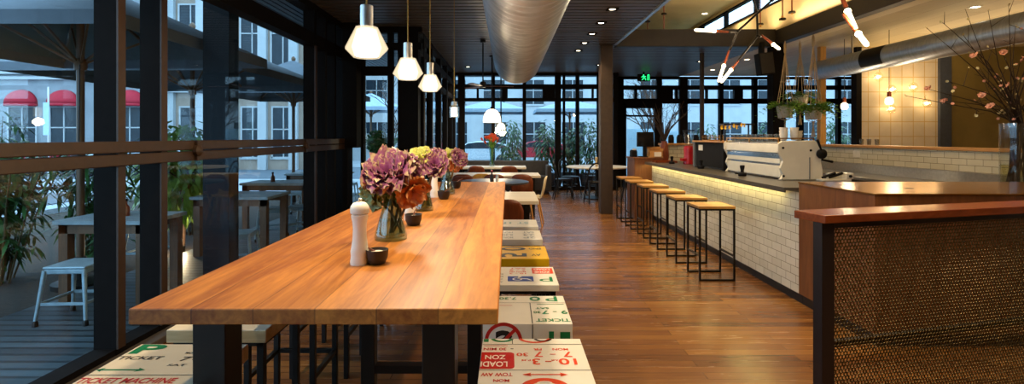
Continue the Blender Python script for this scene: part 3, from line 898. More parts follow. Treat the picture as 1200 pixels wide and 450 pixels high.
def rosette(b, c, axis, r, rings, seed=0):
    axis = Vector(axis).normalized(); e1 = axis.orthogonal().normalized(); e2 = axis.cross(e1)
    rr = random.Random(seed)
    for k in range(rings):
        f = (k + 1) / rings
        n = 5 + 2 * k
        for i in range(n):
            a = 2 * PI * (i + .5 * (k % 2) + rr.uniform(-.15, .15)) / n
            out = e1 * math.cos(a) + e2 * math.sin(a)
            L = r * (.42 + .68 * f) * rr.uniform(.9, 1.1)
            petal(b, Vector(c) - axis * r * (.25 * f), axis, out, L, L * (1.6 - .3 * f), (.15 + .5 * f, .45 + 1.2 * f), r * .12, seed * 97 + k * 31 + i)
def vase(x, y, z, label, group, r=.074, h=.215, neck=.028):
    t = thing('glass_vase', label, 'vase', (x, y, z), group)
    b = MB(); pr = [(0, .0), (r, 0), (r * 1.02, .012), (r * .98, .03), (r * .72, h * .45), (neck, h * .86), (neck * 1.02, h * .95), (neck * 1.25, h),
                    (neck * 1.15, h), (neck * .9, h * .95), (neck * .88, h * .86), (r * .67, h * .45), (r * .9, .03), (0, .012)]
    b.lathe(pr, (x, y, z), 32); b.build('body', 'vaseglass', t)
    b = MB(); b.lathe([(0, .014), (r * .88, .014), (r * .88, .032), (r * .68, h * .42), (0, h * .42)], (x, y, z), 28); b.build('water', 'water', t)
    return t
VG = 'conical blue-green glass vases on the communal table'
FG = 'ornamental cabbage stems in the vases'
def stemline(b, p, q, r=.005):
    p, q = Vector(p), Vector(q); m = (p + q) / 2 + Vector((.01, 0, .01)); b.tube([p, m, q], r, 7)
def bouquet(x, y, label, heads, extra=None):
    """heads: (dx, dy, z, axis, radius, rings, material)"""
    t = thing('cabbage_flowers', label, 'flowers', (x, y, TZ + .02), FG)
    for k, (dx, dy, z, ax, r, rings, mat) in enumerate(heads):
        b = MB(); rosette(b, (x + dx, y + dy, z), ax, r, rings, int(x * 100) + int(y * 77) + k)
        h = b.build('flower_head' if mat in ('cabbage', 'cabbage_yellow') else 'leaf_cluster', mat, t, 0, .0)
    for k, (dx, dy, z, ax, r, rings, mat) in enumerate(heads):
        b = MB(); stemline(b, (x - dx * .2 + .01 * k, y, TZ + .03), (x + dx * .9, y + dy * .9, z - r * .2), .006); b.build('stem', 'stem', t)
    return t
vase(-.548, 2.40, TZ, 'nearest conical glass vase on the table, holding the largest purple cabbage', VG)
bouquet(-.548, 2.40, 'largest purple ornamental cabbage bunch in the nearest glass vase', [
    (-.005, -.02, 1.275, (-.1, -.75, .75), .115, 5, 'cabbage'),
    (.085, .02, 1.25, (.5, -.7, .4), .065, 3, 'cabbage'),
    (.055, .07, 1.325, (.2, -.2, 1), .065, 3, 'cabbage'),
    (.105, -.02, 1.20, (.6, -.7, -.4), .075, 2, 'cabbage_orange'),
    (-.075, -.02, 1.185, (-.6, -.6, -.2), .075, 2, 'cabbage_green'),
    (.03, .0, 1.20, (.1, -.5, -.3), .07, 2, 'cabbage_green')])
vase(-.547, 3.33, TZ, 'second conical glass vase on the table, squat and dark green', VG, .062, .2)
bouquet(-.547, 3.33, 'purple cabbage with yellow-green leaves in the second vase', [
    (.075, -.02, 1.27, (.2, -.8, .6), .088, 4, 'cabbage'),
    (.085, .05, 1.335, (.3, -.3, 1), .05, 3, 'cabbage'),
    (-.03, .0, 1.31, (-.2, -.6, .8), .075, 3, 'cabbage_yellow'),
    (-.05, -.02, 1.22, (-.5, -.7, 0), .06, 2, 'cabbage_green')])
vase(-.512, 4.30, TZ, 'third conical glass vase, farthest along the table', VG, .07, .2)
bouquet(-.512, 4.30, 'pinkish cabbage leaning right from the farthest vase on the table', [
    (.10, -.02, 1.27, (.5, -.7, .5), .075, 4, 'cabbage'),
    (.02, .0, 1.29, (-.1, -.5, .9), .07, 3, 'cabbage_yellow'),
    (.07, .0, 1.215, (.4, -.8, -.3), .06, 2, 'cabbage_orange')])

# ------------------------------------------------------------------ bar counter
BY0, BY1 = 4.434, 8.95
t = thing('bar_counter', 'long white-tiled bar counter with dark stone top and glowing strip beneath', 'counter', (2.9, 6.6, 0))
b = MB(); b.box(2.52, 2.62, BY0, BY1, .09, .965); b.build('tiled_front', 'subway', t)
b = MB(); b.box(2.555, 2.62, BY0 + .004, BY1, 0, .09); b.build('kickboard', 'kick', t)
b = MB(); b.prism([(2.395, .965), (2.412, .965), (2.412, .984), (2.52, .984), (2.52, .9655), (3.2, .9655), (3.2, 1.008), (2.395, 1.008)], BY0 + .004, 9.28, 'Y'); b.build('countertop', 'stone', t, .003)
b = MB(); b.box(2.428, 2.446, BY0 + .22, BY1 - .02, .974, .983); b.build('light_strip', 'led', t)
b = MB(); b.box(2.62, 3.2, BY0 + .004, BY1, 0, .965); b.build('carcass', 'kick', t)
b = MB(); b.box(2.215, 2.70, 8.95, 9.5, 0, 1.055); b.box(2.20, 2.72, 8.94, 9.52, 1.055, 1.085); b.build('end_cabinet', 'barwood', t, .004)

t = thing('counter_return', 'reddish timber end block of the bar with a shiny copper top', 'counter', (3.4, 3.95, 0))
b = MB(); b.box(2.52, 4.45, 3.516, BY0, .09, 1.045); b.build('timber_casing', 'barwood', t, .003)
b = MB(); b.box(2.555, 4.4, 3.54, BY0, 0, .09); b.build('kickboard', 'kick', t)
b = MB(); b.box(2.515, 4.455, 3.511, BY0 + .003, 1.045, 1.058); b.build('metal_top', 'brass', t, .002)
b = MB(); b.box(3.02, 3.07, 3.86, 3.90, 1.058, 1.06); b.build('slot', 'black', t)

# bar stools
def make_bar_stool(x0, y0, label):
    x1, y1 = x0 + .345, y0 + .34
    t = thing('bar_stool', label, 'bar stool', ((x0 + x1) / 2, (y0 + y1) / 2, 0), 'square bar stools along the tiled counter')
    b = MB(); b.box(x0 - .012, x1 + .012, y0 - .012, y1 + .012, .725, .75); b.build('seat', 'seatwood', t, .003)
    q = .009
    b = MB(); zt = .716
    for x in (x0, x1): b.box(x - q, x + q, y0, y1, zt - q, zt + q)
    for y in (y0, y1): b.box(x0 - q, x1 + q, y - q, y + q, zt - q, zt + q)
    b.build('seat_frame', 'black', t)
    for x in (x0, x1):
        for y in (y0, y1):
            b = MB(); b.box(x - q, x + q, y - q, y + q, .018, .708); b.build('leg', 'black', t)
    for y in (y0, y1):
        b = MB(); b.box(x0 - q, x1 + q, y - q, y + q, 0, .018); b.build('floor_bar', 'black', t)
    b = MB(); b.box(x1 - q, x1 + q, y0 + q, y1 - q, .24, .258); b.build('footrest', 'black', t)
    b = MB(); b.box(x0 - q, x0 + q, y0 + q, y1 - q, .24, .258); b.build('footrest', 'black', t)
    return t
names = ['nearest square-framed bar stool with oak seat by the counter', 'second bar stool from the near end of the tiled counter', 'third bar stool from the near end of the tiled counter',
         'fourth bar stool along, third from the far end', 'fifth bar stool along, just before the farthest one', 'farthest bar stool, beside the brown end cabinet']
bs = make_bar_stool(1.928, 5.14, names[0])
for k in range(1, 6):
    dup(bs, bs.location + Vector((R.uniform(-.012, .012), .712 * k, 0)), 0, names[k])

# ------------------------------------------------------------------ host stand with the perforated front
A = math.radians(14.3)
t = thing('host_stand', 'dark host stand with perforated bronze front and red timber top', 'counter', (1.42, 2.30, 0))
T0 = Matrix.Translation((1.418, 2.30, 0)) @ Matrix.Rotation(A, 4, 'Z')
L = 2.3
b = MB(); b.x = T0; b.box(-.022, L, -.03, .145, 1.063, 1.10); b.build('top', 'standwood', t, .004)
b = MB(); b.x = T0; b.box(-.008, .062, 0, .05, 0, 1.063); b.build('post', 'stonepost', t, .002)
b = MB(); b.x = T0; b.box(.062, L, .0, .03, 1.035, 1.063); b.box(.062, L, .0, .03, 0, .06); b.box(L - .05, L, 0, .05, 0, 1.063); b.build('frame', 'stonepost', t)
b = MB(); b.x = T0
b.box(.062, L, .05, .07, .47, .50); b.build('stiffener', 'black', t)
def perforated(b, x0, x1, z0, z1, y, p=.0185, hole=.78, th=.003):
    """sheet of hexagonal cells each with a round-ish hole, as real holes"""
    rx = p / 2; R_ = p / math.sqrt(3)
    vid = {}; vs = []; fs = []
    def V(x, yy, z):
        k = (round(x, 5), round(yy, 5), round(z, 5))
        if k not in vid: vid[k] = len(vs); vs.append((x, yy, z))
        return vid[k]
    row, z = 0, z0 + R_
    while z + R_ <= z1:
        x = x0 + rx + (rx if row % 2 else 0)
        while x + rx <= x1:
            o = [(x + R_ * math.sin(PI / 3 * i), z + R_ * math.cos(PI / 3 * i)) for i in range(6)]
            hr = R_ * hole * (1.0 if (row + int((x - x0) / p)) % 3 else .8)
            q = [(x + hr * math.sin(PI / 3 * i), z + hr * math.cos(PI / 3 * i)) for i in range(6)]
            for i in range(6):
                j = (i + 1) % 6
                fs.append((V(*(o[i][0], y, o[i][1])), V(o[j][0], y, o[j][1]), V(q[j][0], y, q[j][1]), V(q[i][0], y, q[i][1])))
                fs.append((V(q[i][0], y, q[i][1]), V(q[j][0], y, q[j][1]), V(q[j][0], y + th, q[j][1]), V(q[i][0], y + th, q[i][1])))
                fs.append((V(o[j][0], y + th, o[j][1]), V(o[i][0], y + th, o[i][1]), V(q[i][0], y + th, q[i][1]), V(q[j][0], y + th, q[j][1])))
            x += p
        z += 1.5 * R_; row += 1
    b.add(vs, fs)
b = MB(); b.x = T0; perforated(b, .055, 1.55, .03, 1.045, .012); b.build('perforated_front', 'bronze', t)

# ------------------------------------------------------------------ espresso machine
def pix_side(x, y): return at(x, y, 5.2)
t = thing('espresso_machine', 'large white four-group espresso machine on the bar, chrome rear panel', 'espresso machine', (3.0, 5.85, 1.008))
prof = [(2.755, 1.012), (2.79, 1.06), (2.755, 1.13), (2.785, 1.2), (2.735, 1.30), (2.735, 1.375), (2.78, 1.405), (3.11, 1.41), (3.17, 1.36), (3.19, 1.28), (3.17, 1.2), (3.19, 1.1), (3.19, 1.012)]
for y0, nm in ((5.18, 'side_panel'), (6.46, 'side_panel')):
    b = MB(); b.prism(prof, y0, y0 + .035, 'Y'); b.build(nm, 'enamel', t, .006)
b = MB(); b.box(2.775, 2.79, 5.215, 6.46, 1.03, 1.15); b.box(2.77, 2.79, 5.215, 6.46, 1.17, 1.26); b.box(2.755, 2.78, 5.215, 6.46, 1.28, 1.375); b.build('rear_panel', 'enamel', t, .006)
b = MB(); b.box(2.79, 2.81, 5.215, 6.46, 1.02, 1.38); b.box(2.768, 2.80, 5.215, 6.46, 1.225, 1.262); b.build('rear_trim', 'chrome', t)
b = MB(); b.box(2.81, 3.12, 5.215, 6.46, 1.27, 1.39); b.box(2.81, 3.0, 5.215, 6.46, 1.02, 1.27); b.box(2.8, 3.18, 5.215, 6.46, 1.012, 1.055); b.build('body', 'steel', t, .006)
b = MB()
for y in (5.22, 6.455): b.box(2.76, 3.12, y - .006, y + .006, 1.425, 1.437)
for x in (2.76, 3.12): b.box(x - .006, x + .006, 5.22, 6.455, 1.425, 1.437)
for x in (2.76, 3.12):
    for y in (5.22, 5.85, 6.45): b.box(x - .005, x + .005, y - .005, y + .005, 1.38, 1.43)
b.build('cup_rail', 'brassfit', t)
for k in range(4):
    y = 5.4 + .29 * k
    b = MB(); b.lathe([(.035, 1.14), (.035, 1.2), (.05, 1.21), (.05, 1.29)], (3.07, y, 0), 18); g = b.build('group_head', 'chrome', t)
    b = MB(); b.tube([(3.08, y, 1.16), (3.16, y, 1.155), (3.27, y, 1.14)], [.012, .014, .016], 10); b.build('filter_handle', 'blackplastic', g)
b = MB(); b.x = Matrix.Translation((3.165, 5.18, 1.275)) @ Matrix.Rotation(PI / 2, 4, 'X'); b.lathe([(.0, 0), (.045, 0), (.05, .01), (.05, .03), (.03, .045), (0, .045)], (0, 0, 0), 22); b.build('steam_knob', 'blackplastic', t)
b = MB(); b.tube([(3.16, 5.15, 1.3), (3.13, 5.14, 1.36), (3.10, 5.13, 1.42)], [.008, .011, .013], 9); b.build('steam_lever', 'blackplastic', t)
b = MB(); b.box(3.05, 3.055, 5.17, 5.18, 1.02, 1.24); b.build('panel_seam', 'greyplastic', t)
for (x, z) in ((2.785, 1.335), (2.79, 1.05), (3.065, 1.31)):
    b = MB(); b.x = Matrix.Translation((x, 5.18, z)) @ Matrix.Rotation(PI / 2, 4, 'X'); b.lathe([(0, 0), (.012, 0), (.012, .006), (0, .008)], (0, 0, 0), 12); b.build('bolt', 'blackplastic', t)
b = MB(); b.tube([(3.2, 5.3, 1.22), (3.3, 5.28, 1.2), (3.35, 5.28, 1.19)], [.01, .012, .014], 8); b.build('steam_wand', 'blackplastic', t)
# separate drip caddy with tampers at its foot
t = thing('handle_rest', 'white tray holding two black filter handles beside the espresso machine', 'tray', (3.22, 5.08, 1.008))
b = MB(); b.box(3.10, 3.38, 5.03, 5.15, 1.008, 1.03); b.box(3.33, 3.40, 5.03, 5.15, 1.03, 1.09); b.box(3.2, 3.33, 5.11, 5.15, 1.03, 1.09); b.build('body', 'enamel', t, .006)
for k in range(2):
    b = MB(); x = 3.10 + .07 * k; b.tube([(x, 5.05, 1.045), (x + .06, 5.05, 1.065), (x + .13, 5.05, 1.09)], [.011, .013, .014], 9); b.build('filter_handle', 'blackplastic', t)
b = MB(); b.x = Matrix.Translation((3.365, 5.03, 1.06)) @ Matrix.Rotation(PI / 2, 4, 'X'); b.lathe([(0, 0), (.014, 0), (.014, .012), (0, .012)], (0, 0, 0), 14); b.build('knob', 'blackplastic', t)

# cups and glasses on the machine
def stack_of_cups(x, y, z, n, where):
    hgt = [('lowest', 'lower', 'middle', 'upper', 'topmost')[k] if n == 5 else ('bottom', 'middle', 'top')[k] if n == 3 else ('lower', 'upper')[k] if n == 2 else '' for k in range(n)]
    for k in range(n):
        b = MB(); r = .042; zz = z + .033 * k
        b.lathe([(r * .62, 0), (r * .8, .02), (r, .062), (r * 1.02, .066), (r * .94, .066), (r * .74, .02), (0, .012)], (x, y, zz), 16)
        o = b.build('takeaway_cup', 'white'); tag(o, f'{hgt[k]} white cup of the {where}', 'cup', 'white cups stacked on the espresso machine')
stack_of_cups(2.84, 5.27, 1.411, 3, 'left stack at the machine\'s near end')
stack_of_cups(2.95, 5.27, 1.411, 3, 'right stack at the machine\'s near end')
stack_of_cups(3.03, 5.34, 1.411, 2, 'low stack behind the tall cup stacks')
def tumbler(x, y, z, label, group, r=.034, h=.085, mat='tumbler'):
    b = MB(); b.lathe([(r * .8, 0), (r, h), (r * .94, h), (r * .76, .008), (0, .008)], (x, y, z), 14)
    o = b.build('tumbler', mat); tag(o, label, 'glass', group); return o
k = 0
for i in range(8):
    for j in range(2):
        tumbler(2.80 + .1 * j, 5.55 + .11 * i, 1.391, f'{ORD[i]} clear tumbler from the near end, {"counter" if j == 0 else "bar staff"}-side row on the espresso machine', 'tumblers on the espresso machine'); k += 1
# bar-top bits
def tamper(x, y, label):
    t = thing('tamper', label, 'tamper', (x, y, 1.008), 'black tampers on the bar top')
    b = MB(); b.lathe([(.038, 0), (.044, .006), (.044, .035), (.04, .04), (.0, .04)], (x, y, 1.008), 20); b.box(x - .085, x - .04, y - .006, y + .006, 1.03, 1.042); b.build('stand', 'blackplastic', t)
    b = MB(); b.lathe([(.02, .041), (.017, .06), (.022, .085), (.025, .10), (.025, .118), (.018, .122), (0, .122)], (x, y, 1.008), 18); b.build('handle', 'blackplastic', t)
tamper(2.62, 5.72, 'black tamper on its stand in front of the espresso machine')
tamper(2.66, 7.05, 'black tamper farther along, before the dark machine')
tamper(2.66, 8.3, 'farthest black tamper, left of the red grinder')
t = thing('coffee_machine', 'dark boxy second machine on the bar between red grinder and white espresso machine', 'coffee machine', (3.0, 7.1, 1.008))
b = MB(); b.box(2.80, 3.2, 6.62, 7.60, 1.03, 1.36); b.build('body', 'blackplastic', t, .008)
b = MB(); b.box(2.77, 3.22, 7.60, 7.66, 1.008, 1.37); b.build('end_panel', 'greyplastic', t, .004)
b = MB(); b.box(2.77, 3.22, 6.58, 6.62, 1.008, 1.37); b.build('end_panel', 'blackplastic', t, .004)
b = MB(); b.box(2.76, 3.23, 6.58, 7.67, 1.37, 1.392); b.build('top_shelf', 'capwood', t, .003)
b = MB(); b.box(2.82, 3.18, 6.7, 7.5, 1.008, 1.03); b.build('foot', 'kick', t)
b = MB(); b.box(2.795, 2.80, 7.35, 7.5, 1.25, 1.33); b.build('badge', 'white', t)
t = thing('wire_basket', 'small brass wire basket on top of the dark machine', 'basket', (2.95, 7.35, 1.392))
b = MB()
for z in (1.40, 1.43, 1.46):
    b.tube([(2.85, 7.25, z), (3.05, 7.25, z), (3.05, 7.5, z), (2.85, 7.5, z), (2.85, 7.25, z)], .004, 6)
for x in (2.85, 2.9, 2.95, 3.0, 3.05):
    for y in (7.25, 7.5): b.tube([(x, y, 1.396), (x, y, 1.462)], .003, 5)
b.box(2.85, 3.05, 7.25, 7.5, 1.392, 1.397); b.build('wires', 'brassfit', t)
t = thing('glass_rack', 'black metal rack with yellow flowers above the machines', 'rack', (2.95, 6.62, 1.392))
x0, x1, y0, y1 = 2.80, 3.16, 6.42, 6.72
b = MB()
for x in (x0, x1):
    for y in (6.60, 6.72): b.box(x - .008, x + .008, y - .008, y + .008, 1.392, 1.6)
b.box(x0 - .02, x1 + .02, 6.58, 6.74, 1.6, 1.618); b.box(x0, x1, 6.6, 6.72, 1.47, 1.478); b.build('frame', 'black', t)
for k in range(7):
    b = MB(); x, y = 2.74 + .05 * k, 6.56 + R.uniform(-.02, .02); z = 1.585 + R.uniform(-.02, .03)
    for i in range(7):
        a = 2 * PI * i / 7; b.leaf((x, y, z), (math.cos(a), -.6, math.sin(a)), .035, .02, 0)
    b.ball((x, y - .006, z), .01, 8); b.build('flower_head', 'yellowflower', t)
t = thing('coffee_grinder', 'bright red coffee grinder with a clear bean hopper', 'grinder', (2.9, 8.2, 1.008))
b = MB(); b.lathe([(.085, 0), (.09, .02), (.08, .05), (.075, .18), (.082, .25), (.07, .29), (0, .3)], (2.9, 8.2, 1.008), 24); b.box(2.78, 2.86, 8.14, 8.26, 1.06, 1.1); b.build('body', 'red', t)
b = MB(); b.lathe([(.05, .30), (.075, .42), (.09, .53), (.086, .53), (.07, .42), (.045, .305)], (2.9, 8.2, 1.008), 22); b.build('hopper', 'clear', t)
b = MB(); b.lathe([(0, .53), (.093, .53), (.093, .545), (0, .55)], (2.9, 8.2, 1.008), 22); b.build('lid', 'blackplastic', t)
# till corner at the far end of the bar
t = thing('till_screen', 'black till screen on a stand at the far end of the bar', 'till', (2.36, 9.1, 1.085))
b = MB(); q = at(756, 163, 9.05); b.box(q.x - .15, q.x + .15, 9.03, 9.06, 1.27, 1.53); b.build('screen', 'screen', t, .006)
b = MB(); b.box(q.x - .03, q.x + .03, 9.06, 9.1, 1.1, 1.45); b.box(q.x - .1, q.x + .1, 9.0, 9.16, 1.085, 1.1); b.build('stand', 'blackplastic', t)
t = thing('card_printer', 'small black receipt printer on the bar end cabinet', 'printer', (2.28, 9.2, 1.085))
b = MB(); b.box(2.215, 2.31, 9.12, 9.3, 1.085, 1.19); b.prism([(9.12, 1.19), (9.3, 1.19), (9.28, 1.21), (9.15, 1.21)], 2.22, 2.305, 'X'); b.build('body', 'blackplastic', t, .006)
b = MB(); b.box(2.23, 2.295, 9.14, 9.145, 1.21, 1.235); b.build('paper', 'white', t)
t = thing('menu_box', 'wooden box with white cards beside the till screen', 'box', (2.62, 8.98, 1.085))
b = MB(); b.box(2.47, 2.72, 8.95, 9.1, 1.085, 1.095)
for bx in ((2.47, 2.72, 8.95, 8.96, 1.095, 1.2), (2.47, 2.72, 9.09, 9.1, 1.095, 1.27), (2.47, 2.48, 8.95, 9.1, 1.095, 1.24), (2.71, 2.72, 8.95, 9.1, 1.095, 1.24)): b.box(*bx)
b.build('body', 'capwood', t)
b = MB(); b.box(2.56, 2.68, 8.93, 8.945, 1.1, 1.18); b.build('card', 'white', t)
t = thing('twig_vase', 'tall dark vase with bare brown twigs at the bar end', 'vase', (2.86, 9.35, 1.008))
b = MB(); b.lathe([(.07, 0), (.085, .1), (.07, .28), (.05, .34), (.055, .36), (.04, .36), (.04, .3), (0, .3)], (2.86, 9.35, 1.008), 20); b.build('body', 'ply_brown', t)
b = MB()
for k in range(22):
    a = R.uniform(0, 2 * PI); s_ = R.uniform(.15, .55); p = Vector((2.86, 9.35, 1.33)); q = p + Vector((math.cos(a) * s_ * .3, math.sin(a) * s_ * .2, .3)); e = q + Vector((math.cos(a) * s_ * .8, math.sin(a) * s_ * .3, R.uniform(.1, .5)))
    b.tube([p, q, e], [.008, .006, .002], 5)
    for i in range(2):
        m = q.lerp(e, R.uniform(.2, .7)); b.tube([m, m + Vector((R.uniform(-.2, .2), R.uniform(-.1, .1), R.uniform(.05, .25)))], [.003, .0015], 4)
b.build('twigs', 'twig', t)
t = thing('service_tray', 'wooden tray on the far bar end in front of the twigs', 'tray', (2.7, 8.72, 1.008))
b = MB(); b.box(2.5, 2.85, 8.6, 8.86, 1.008, 1.02)
for bx in ((2.5, 2.85, 8.6, 8.61, 1.02, 1.04), (2.5, 2.85, 8.85, 8.86, 1.02, 1.04), (2.5, 2.51, 8.6, 8.86, 1.02, 1.04), (2.84, 2.85, 8.6, 8.86, 1.02, 1.04)): b.box(*bx)
b.build('body', 'standwood', t)
# jars along the far low wall and wire rack on the back bar
for k in range(6):
    x = 2.98 + .16 * k
    b = MB(); b.lathe([(.05, 0), (.055, .02), (.055, .12), (.04, .14), (.04, .16), (0, .165)], (x, 9.84, 1.322), 14)
    o = b.build('storage_jar', 'blackplastic'); tag(o, f'{ORD[k]} dark jar from the left in the row on the far low wall', 'jar', 'dark jars on the far low wall')

# ------------------------------------------------------------------ back bench
t = thing('back_bench', 'stainless steel back bench below the low tiled wall', 'bench', (4.9, 6, 0))
b = MB(); b.box(4.55, 5.198, 2.4, 9.46, .885, .92); b.box(5.17, 5.198, 2.4, 9.46, .92, 1.05); b.build('top', 'steel', t, .003)
b = MB(); b.box(4.62, 5.19, 2.4, 9.46, 0, .885); b.build('cabinet', 'kick', t)
b = MB(); b.box(5.192, 5.199, 7.55, 7.70, 1.14, 1.24); o = b.build('wall_switch', 'white', None, .002); tag(o, 'white square switch plate on the low tiled wall', 'switch')
for k in range(3):
    tumbler(5.3, 7.35 + .16 * k, 1.322, f'{ORD[2 - k]} small clear glass from the left on the oak wall cap', 'glasses on the wall cap', .03, .09)

# ------------------------------------------------------------------ blossom vase at right
vx, vy = 5.02, 5.05
t = thing('blossom_vase', 'large clear cylinder vase with pink blossom branches at right edge', 'vase', (vx, vy, .92))
b = MB(); b.lathe([(0, 0), (.125, 0), (.13, .01), (.13, .66), (.123, .66), (.123, .03), (0, .03)], (vx, vy, .92), 28); b.build('body', 'clear', t)
b = MB(); b.lathe([(0, .032), (.12, .032), (.12, .25), (0, .25)], (vx, vy, .92), 24); b.build('water', 'water', t)
bb, fl, fw = MB(), MB(), MB()
RB = random.Random(11)
def blossom(mb, p, s):
    ax = Vector((RB.uniform(-1, 1), RB.uniform(-1, -.2), RB.uniform(-.6, .8))).normalized(); e1 = ax.orthogonal().normalized(); e2 = ax.cross(e1)
    for i in range(6):
        a = 2 * PI * i / 6; mb.leaf(p, e1 * math.cos(a) + e2 * math.sin(a) + ax * .5, s, s * .8, 0, ax)
    mb.ball(p + ax * s * .3, s * .35, 7)
tips = [(1085, 32, 0), (1103, 25, 0), (1135, 22, 0), (1158, 12, 0), (1182, 5, 0), (1086, 104, 1), (1105, 118, 1), (1140, 65, 1), (1150, 112, 2), (1160, 125, 2), (1175, 62, 2), (1178, 100, 1), (1190, 30, 0), (1196, 70, 1), (1165, 90, 1), (1128, 40, 0), (1212, 40, 1), (1230, 80, 1), (1060, 112, 0), (1110, 95, 0), (1145, 80, 0), (1222, 10, 0)]
for k, (px, py, w) in enumerate(tips):
    Y = RB.uniform(4.5, 5.1); e = at(px, py, Y)
    p0 = Vector((vx + RB.uniform(-.08, .08), vy + RB.uniform(-.06, .06), .96)); p1 = Vector((vx + RB.uniform(-.09, .05), vy + RB.uniform(-.08, .05), 1.58))
    mid = p1.lerp(e, .5) + Vector((RB.uniform(-.05, .05), RB.uniform(-.05, .05), RB.uniform(.0, .12)))
    pts = [p0, p1, p1.lerp(mid, .5) + Vector((0, 0, .04)), mid, e]
    bb.tube(pts, [.008, .007, .006, .0045, .002], 6)
    for i in range(5):
        f_ = RB.uniform(.15, .95); m = mid.lerp(e, f_) if i % 2 else p1.lerp(mid, f_)
        q = m + Vector((RB.uniform(-.16, .1), RB.uniform(-.08, .08), RB.uniform(-.05, .18))); bb.tube([m, q], [.003, .0012], 4)
        if RB.random() < .45: blossom(fw if RB.random() < .55 else fl, q, RB.uniform(.012, .02))
    if w: blossom(fl, e, .028 if w == 1 else .036); blossom(fl, e + Vector((.02, 0, .015)), .026)
    else: blossom(fw, e, .016)
bb.build('branches', 'twig', t); fl.build('pink_blossoms', 'blossom', t); fw.build('cream_blossoms', 'blossom_white', t)

# ------------------------------------------------------------------ hanging macrame plants
def hanging_plant(px, ytop, ypot, ybot, Y, w, label, lush, seed, ceiling):
    rr = random.Random(seed)
    top = at(px, ytop, Y); pt = at(px, ypot, Y); pb = at(px, ybot, Y)
    x, y = top.x, Y; r = w * Y / F / 2; z0, z1 = pb.z, pt.z
    t = thing('hanging_plant', label, 'hanging plant', (x, y, ceiling), 'potted ferns hung in macrame')
    b = MB(); h = z1 - z0; b.lathe([(0, 0), (r * .78, 0), (r * .86, h * .1), (r, h), (r * .9, h), (r * .8, h * .3), (0, h * .3)], (x, y, z0), 22); b.build('pot', 'pot', t)
    b = MB(); b.tube([(x, y, ceiling), (x, y, ceiling - .16)], .007, 7)
    knot = ceiling - .2
    b.lathe([(.012, 0), (.022, .03), (.022, .16), (.012, .2)], (x, y, knot - .03), 10)
    mid = z1 + (knot - z1) * .45
    for k in range(6):
        a = 2 * PI * k / 6 + .3; ca, sa = math.cos(a), math.sin(a)
        b.tube([(x, y, knot), (x + r * .5 * ca, y + r * .5 * sa, mid), (x + r * 1.03 * ca, y + r * 1.03 * sa, z1 - .01), (x + r * .82 * math.cos(a + .5), y + r * .82 * math.sin(a + .5), z0 - .004), (x, y, z0 - .05)], .0055, 6)
        b.ball((x + r * .5 * ca, y + r * .5 * sa, mid), .013, 7)
    b.lathe([(.02, 0), (.012, .03), (.02, .06)], (x, y, z0 - .09), 9)
    for k in range(9):
        a = 2 * PI * k / 9; b.tube([(x, y, z0 - .07), (x + .012 * math.cos(a), y + .012 * math.sin(a), z0 - .16), (x + .03 * math.cos(a), y + .03 * math.sin(a), z0 - .30)], .0035, 5)
    b.build('macrame_cords', 'rope', t)
    b = MB()
    for k in range(lush):
        a = rr.uniform(0, 2 * PI); L = rr.uniform(.7, 1.5) * r * 2.7; up = rr.uniform(.1, 1.6)
        d = Vector((math.cos(a), math.sin(a), up)).normalized()
        p = Vector((x, y, z1 - .02)) + Vector((math.cos(a), math.sin(a), 0)) * r * rr.uniform(.1, .7)
        prev = p
        for i in range(1, 8):
            f_ = i / 7; c = p + d * L * f_ + Vector((0, 0, -L * .85 * f_ * f_))
            s_ = d.cross(Vector((0, 0, 1))).normalized()
            for sg in (-1, 1): b.leaf(prev, (c - prev).normalized() * .6 + s_ * sg, .085 * (1.15 - f_), .034, .25)
            prev = c
    b.build('fern_fronds', 'leaf_fern', t)
hanging_plant(920, 46, 124, 138, 9.2, 18, 'leftmost of three hanging macrame plants, small grey pot', 75, 1, 3.17)
hanging_plant(937.5, 46, 112, 127, 9.35, 17, 'middle hanging plant, set back with a brownish pot', 65, 2, 3.2)
hanging_plant(953, 42, 126, 140, 8.7, 19, 'rightmost and lushest hanging fern in a pale grey pot', 170, 3, 3.2)

# ------------------------------------------------------------------ ducts
def duct_run(name, label, x, z, r, y0, y1, mat, ridge, straps):
    t = thing(name, label, 'duct', (x, (y0 + y1) / 2, CZ))
    b = MB(); n = 48; vs = []; ys = []
    y = y0
    while y < y1: ys.append(y); y += ridge
    ys.append(y1)
    rings = []
    for k, yy in enumerate(ys):
        rings.append((yy, r))
        if k < len(ys) - 1:
            m = yy + ridge * .5
            if ridge < .2: rings += [(m - .03, r), (m - .012, r + .012), (m + .012, r + .012), (m + .03, r)]
    for yy, rr in rings:
        for i in range(n):
            a = 2 * PI * i / n; vs.append((x + rr * math.cos(a), yy, z + rr * math.sin(a)))
    fs = [(k * n + i, (k + 1) * n + i, (k + 1) * n + (i + 1) % n, k * n + (i + 1) % n) for k in range(len(rings) - 1) for i in range(n)]
    b.add(vs, fs, True); b.add([vs[(len(rings) - 1) * n + i] for i in range(n)], [tuple(range(n))]); b.add([vs[i] for i in range(n)], [tuple(reversed(range(n)))])
    b.build('pipe', mat, t, sharp=False)
    for ys_ in straps:
        b = MB()
        b.bar((x - r - .004, ys_, z), (x - r - .004, ys_, CZ), .004, .03, (0, 1, 0)); b.bar((x + r + .004, ys_, z), (x + r + .004, ys_, CZ), .004, .03, (0, 1, 0))
        b.build('hanger_strap', 'steel', t)
    return t
duct_run('air_duct', 'large spiral galvanised air duct hanging over the communal table', .147, 2.64, .35, -2.4, 8.0, 'duct', .14, (1.0, 4.5, 7.6))
dt = duct_run('air_duct', 'galvanised side duct high above the back bar with a dark grille', 6.0, 2.72, .18, -2.0, 9.9, 'duct_side', 50, ())
b = MB()
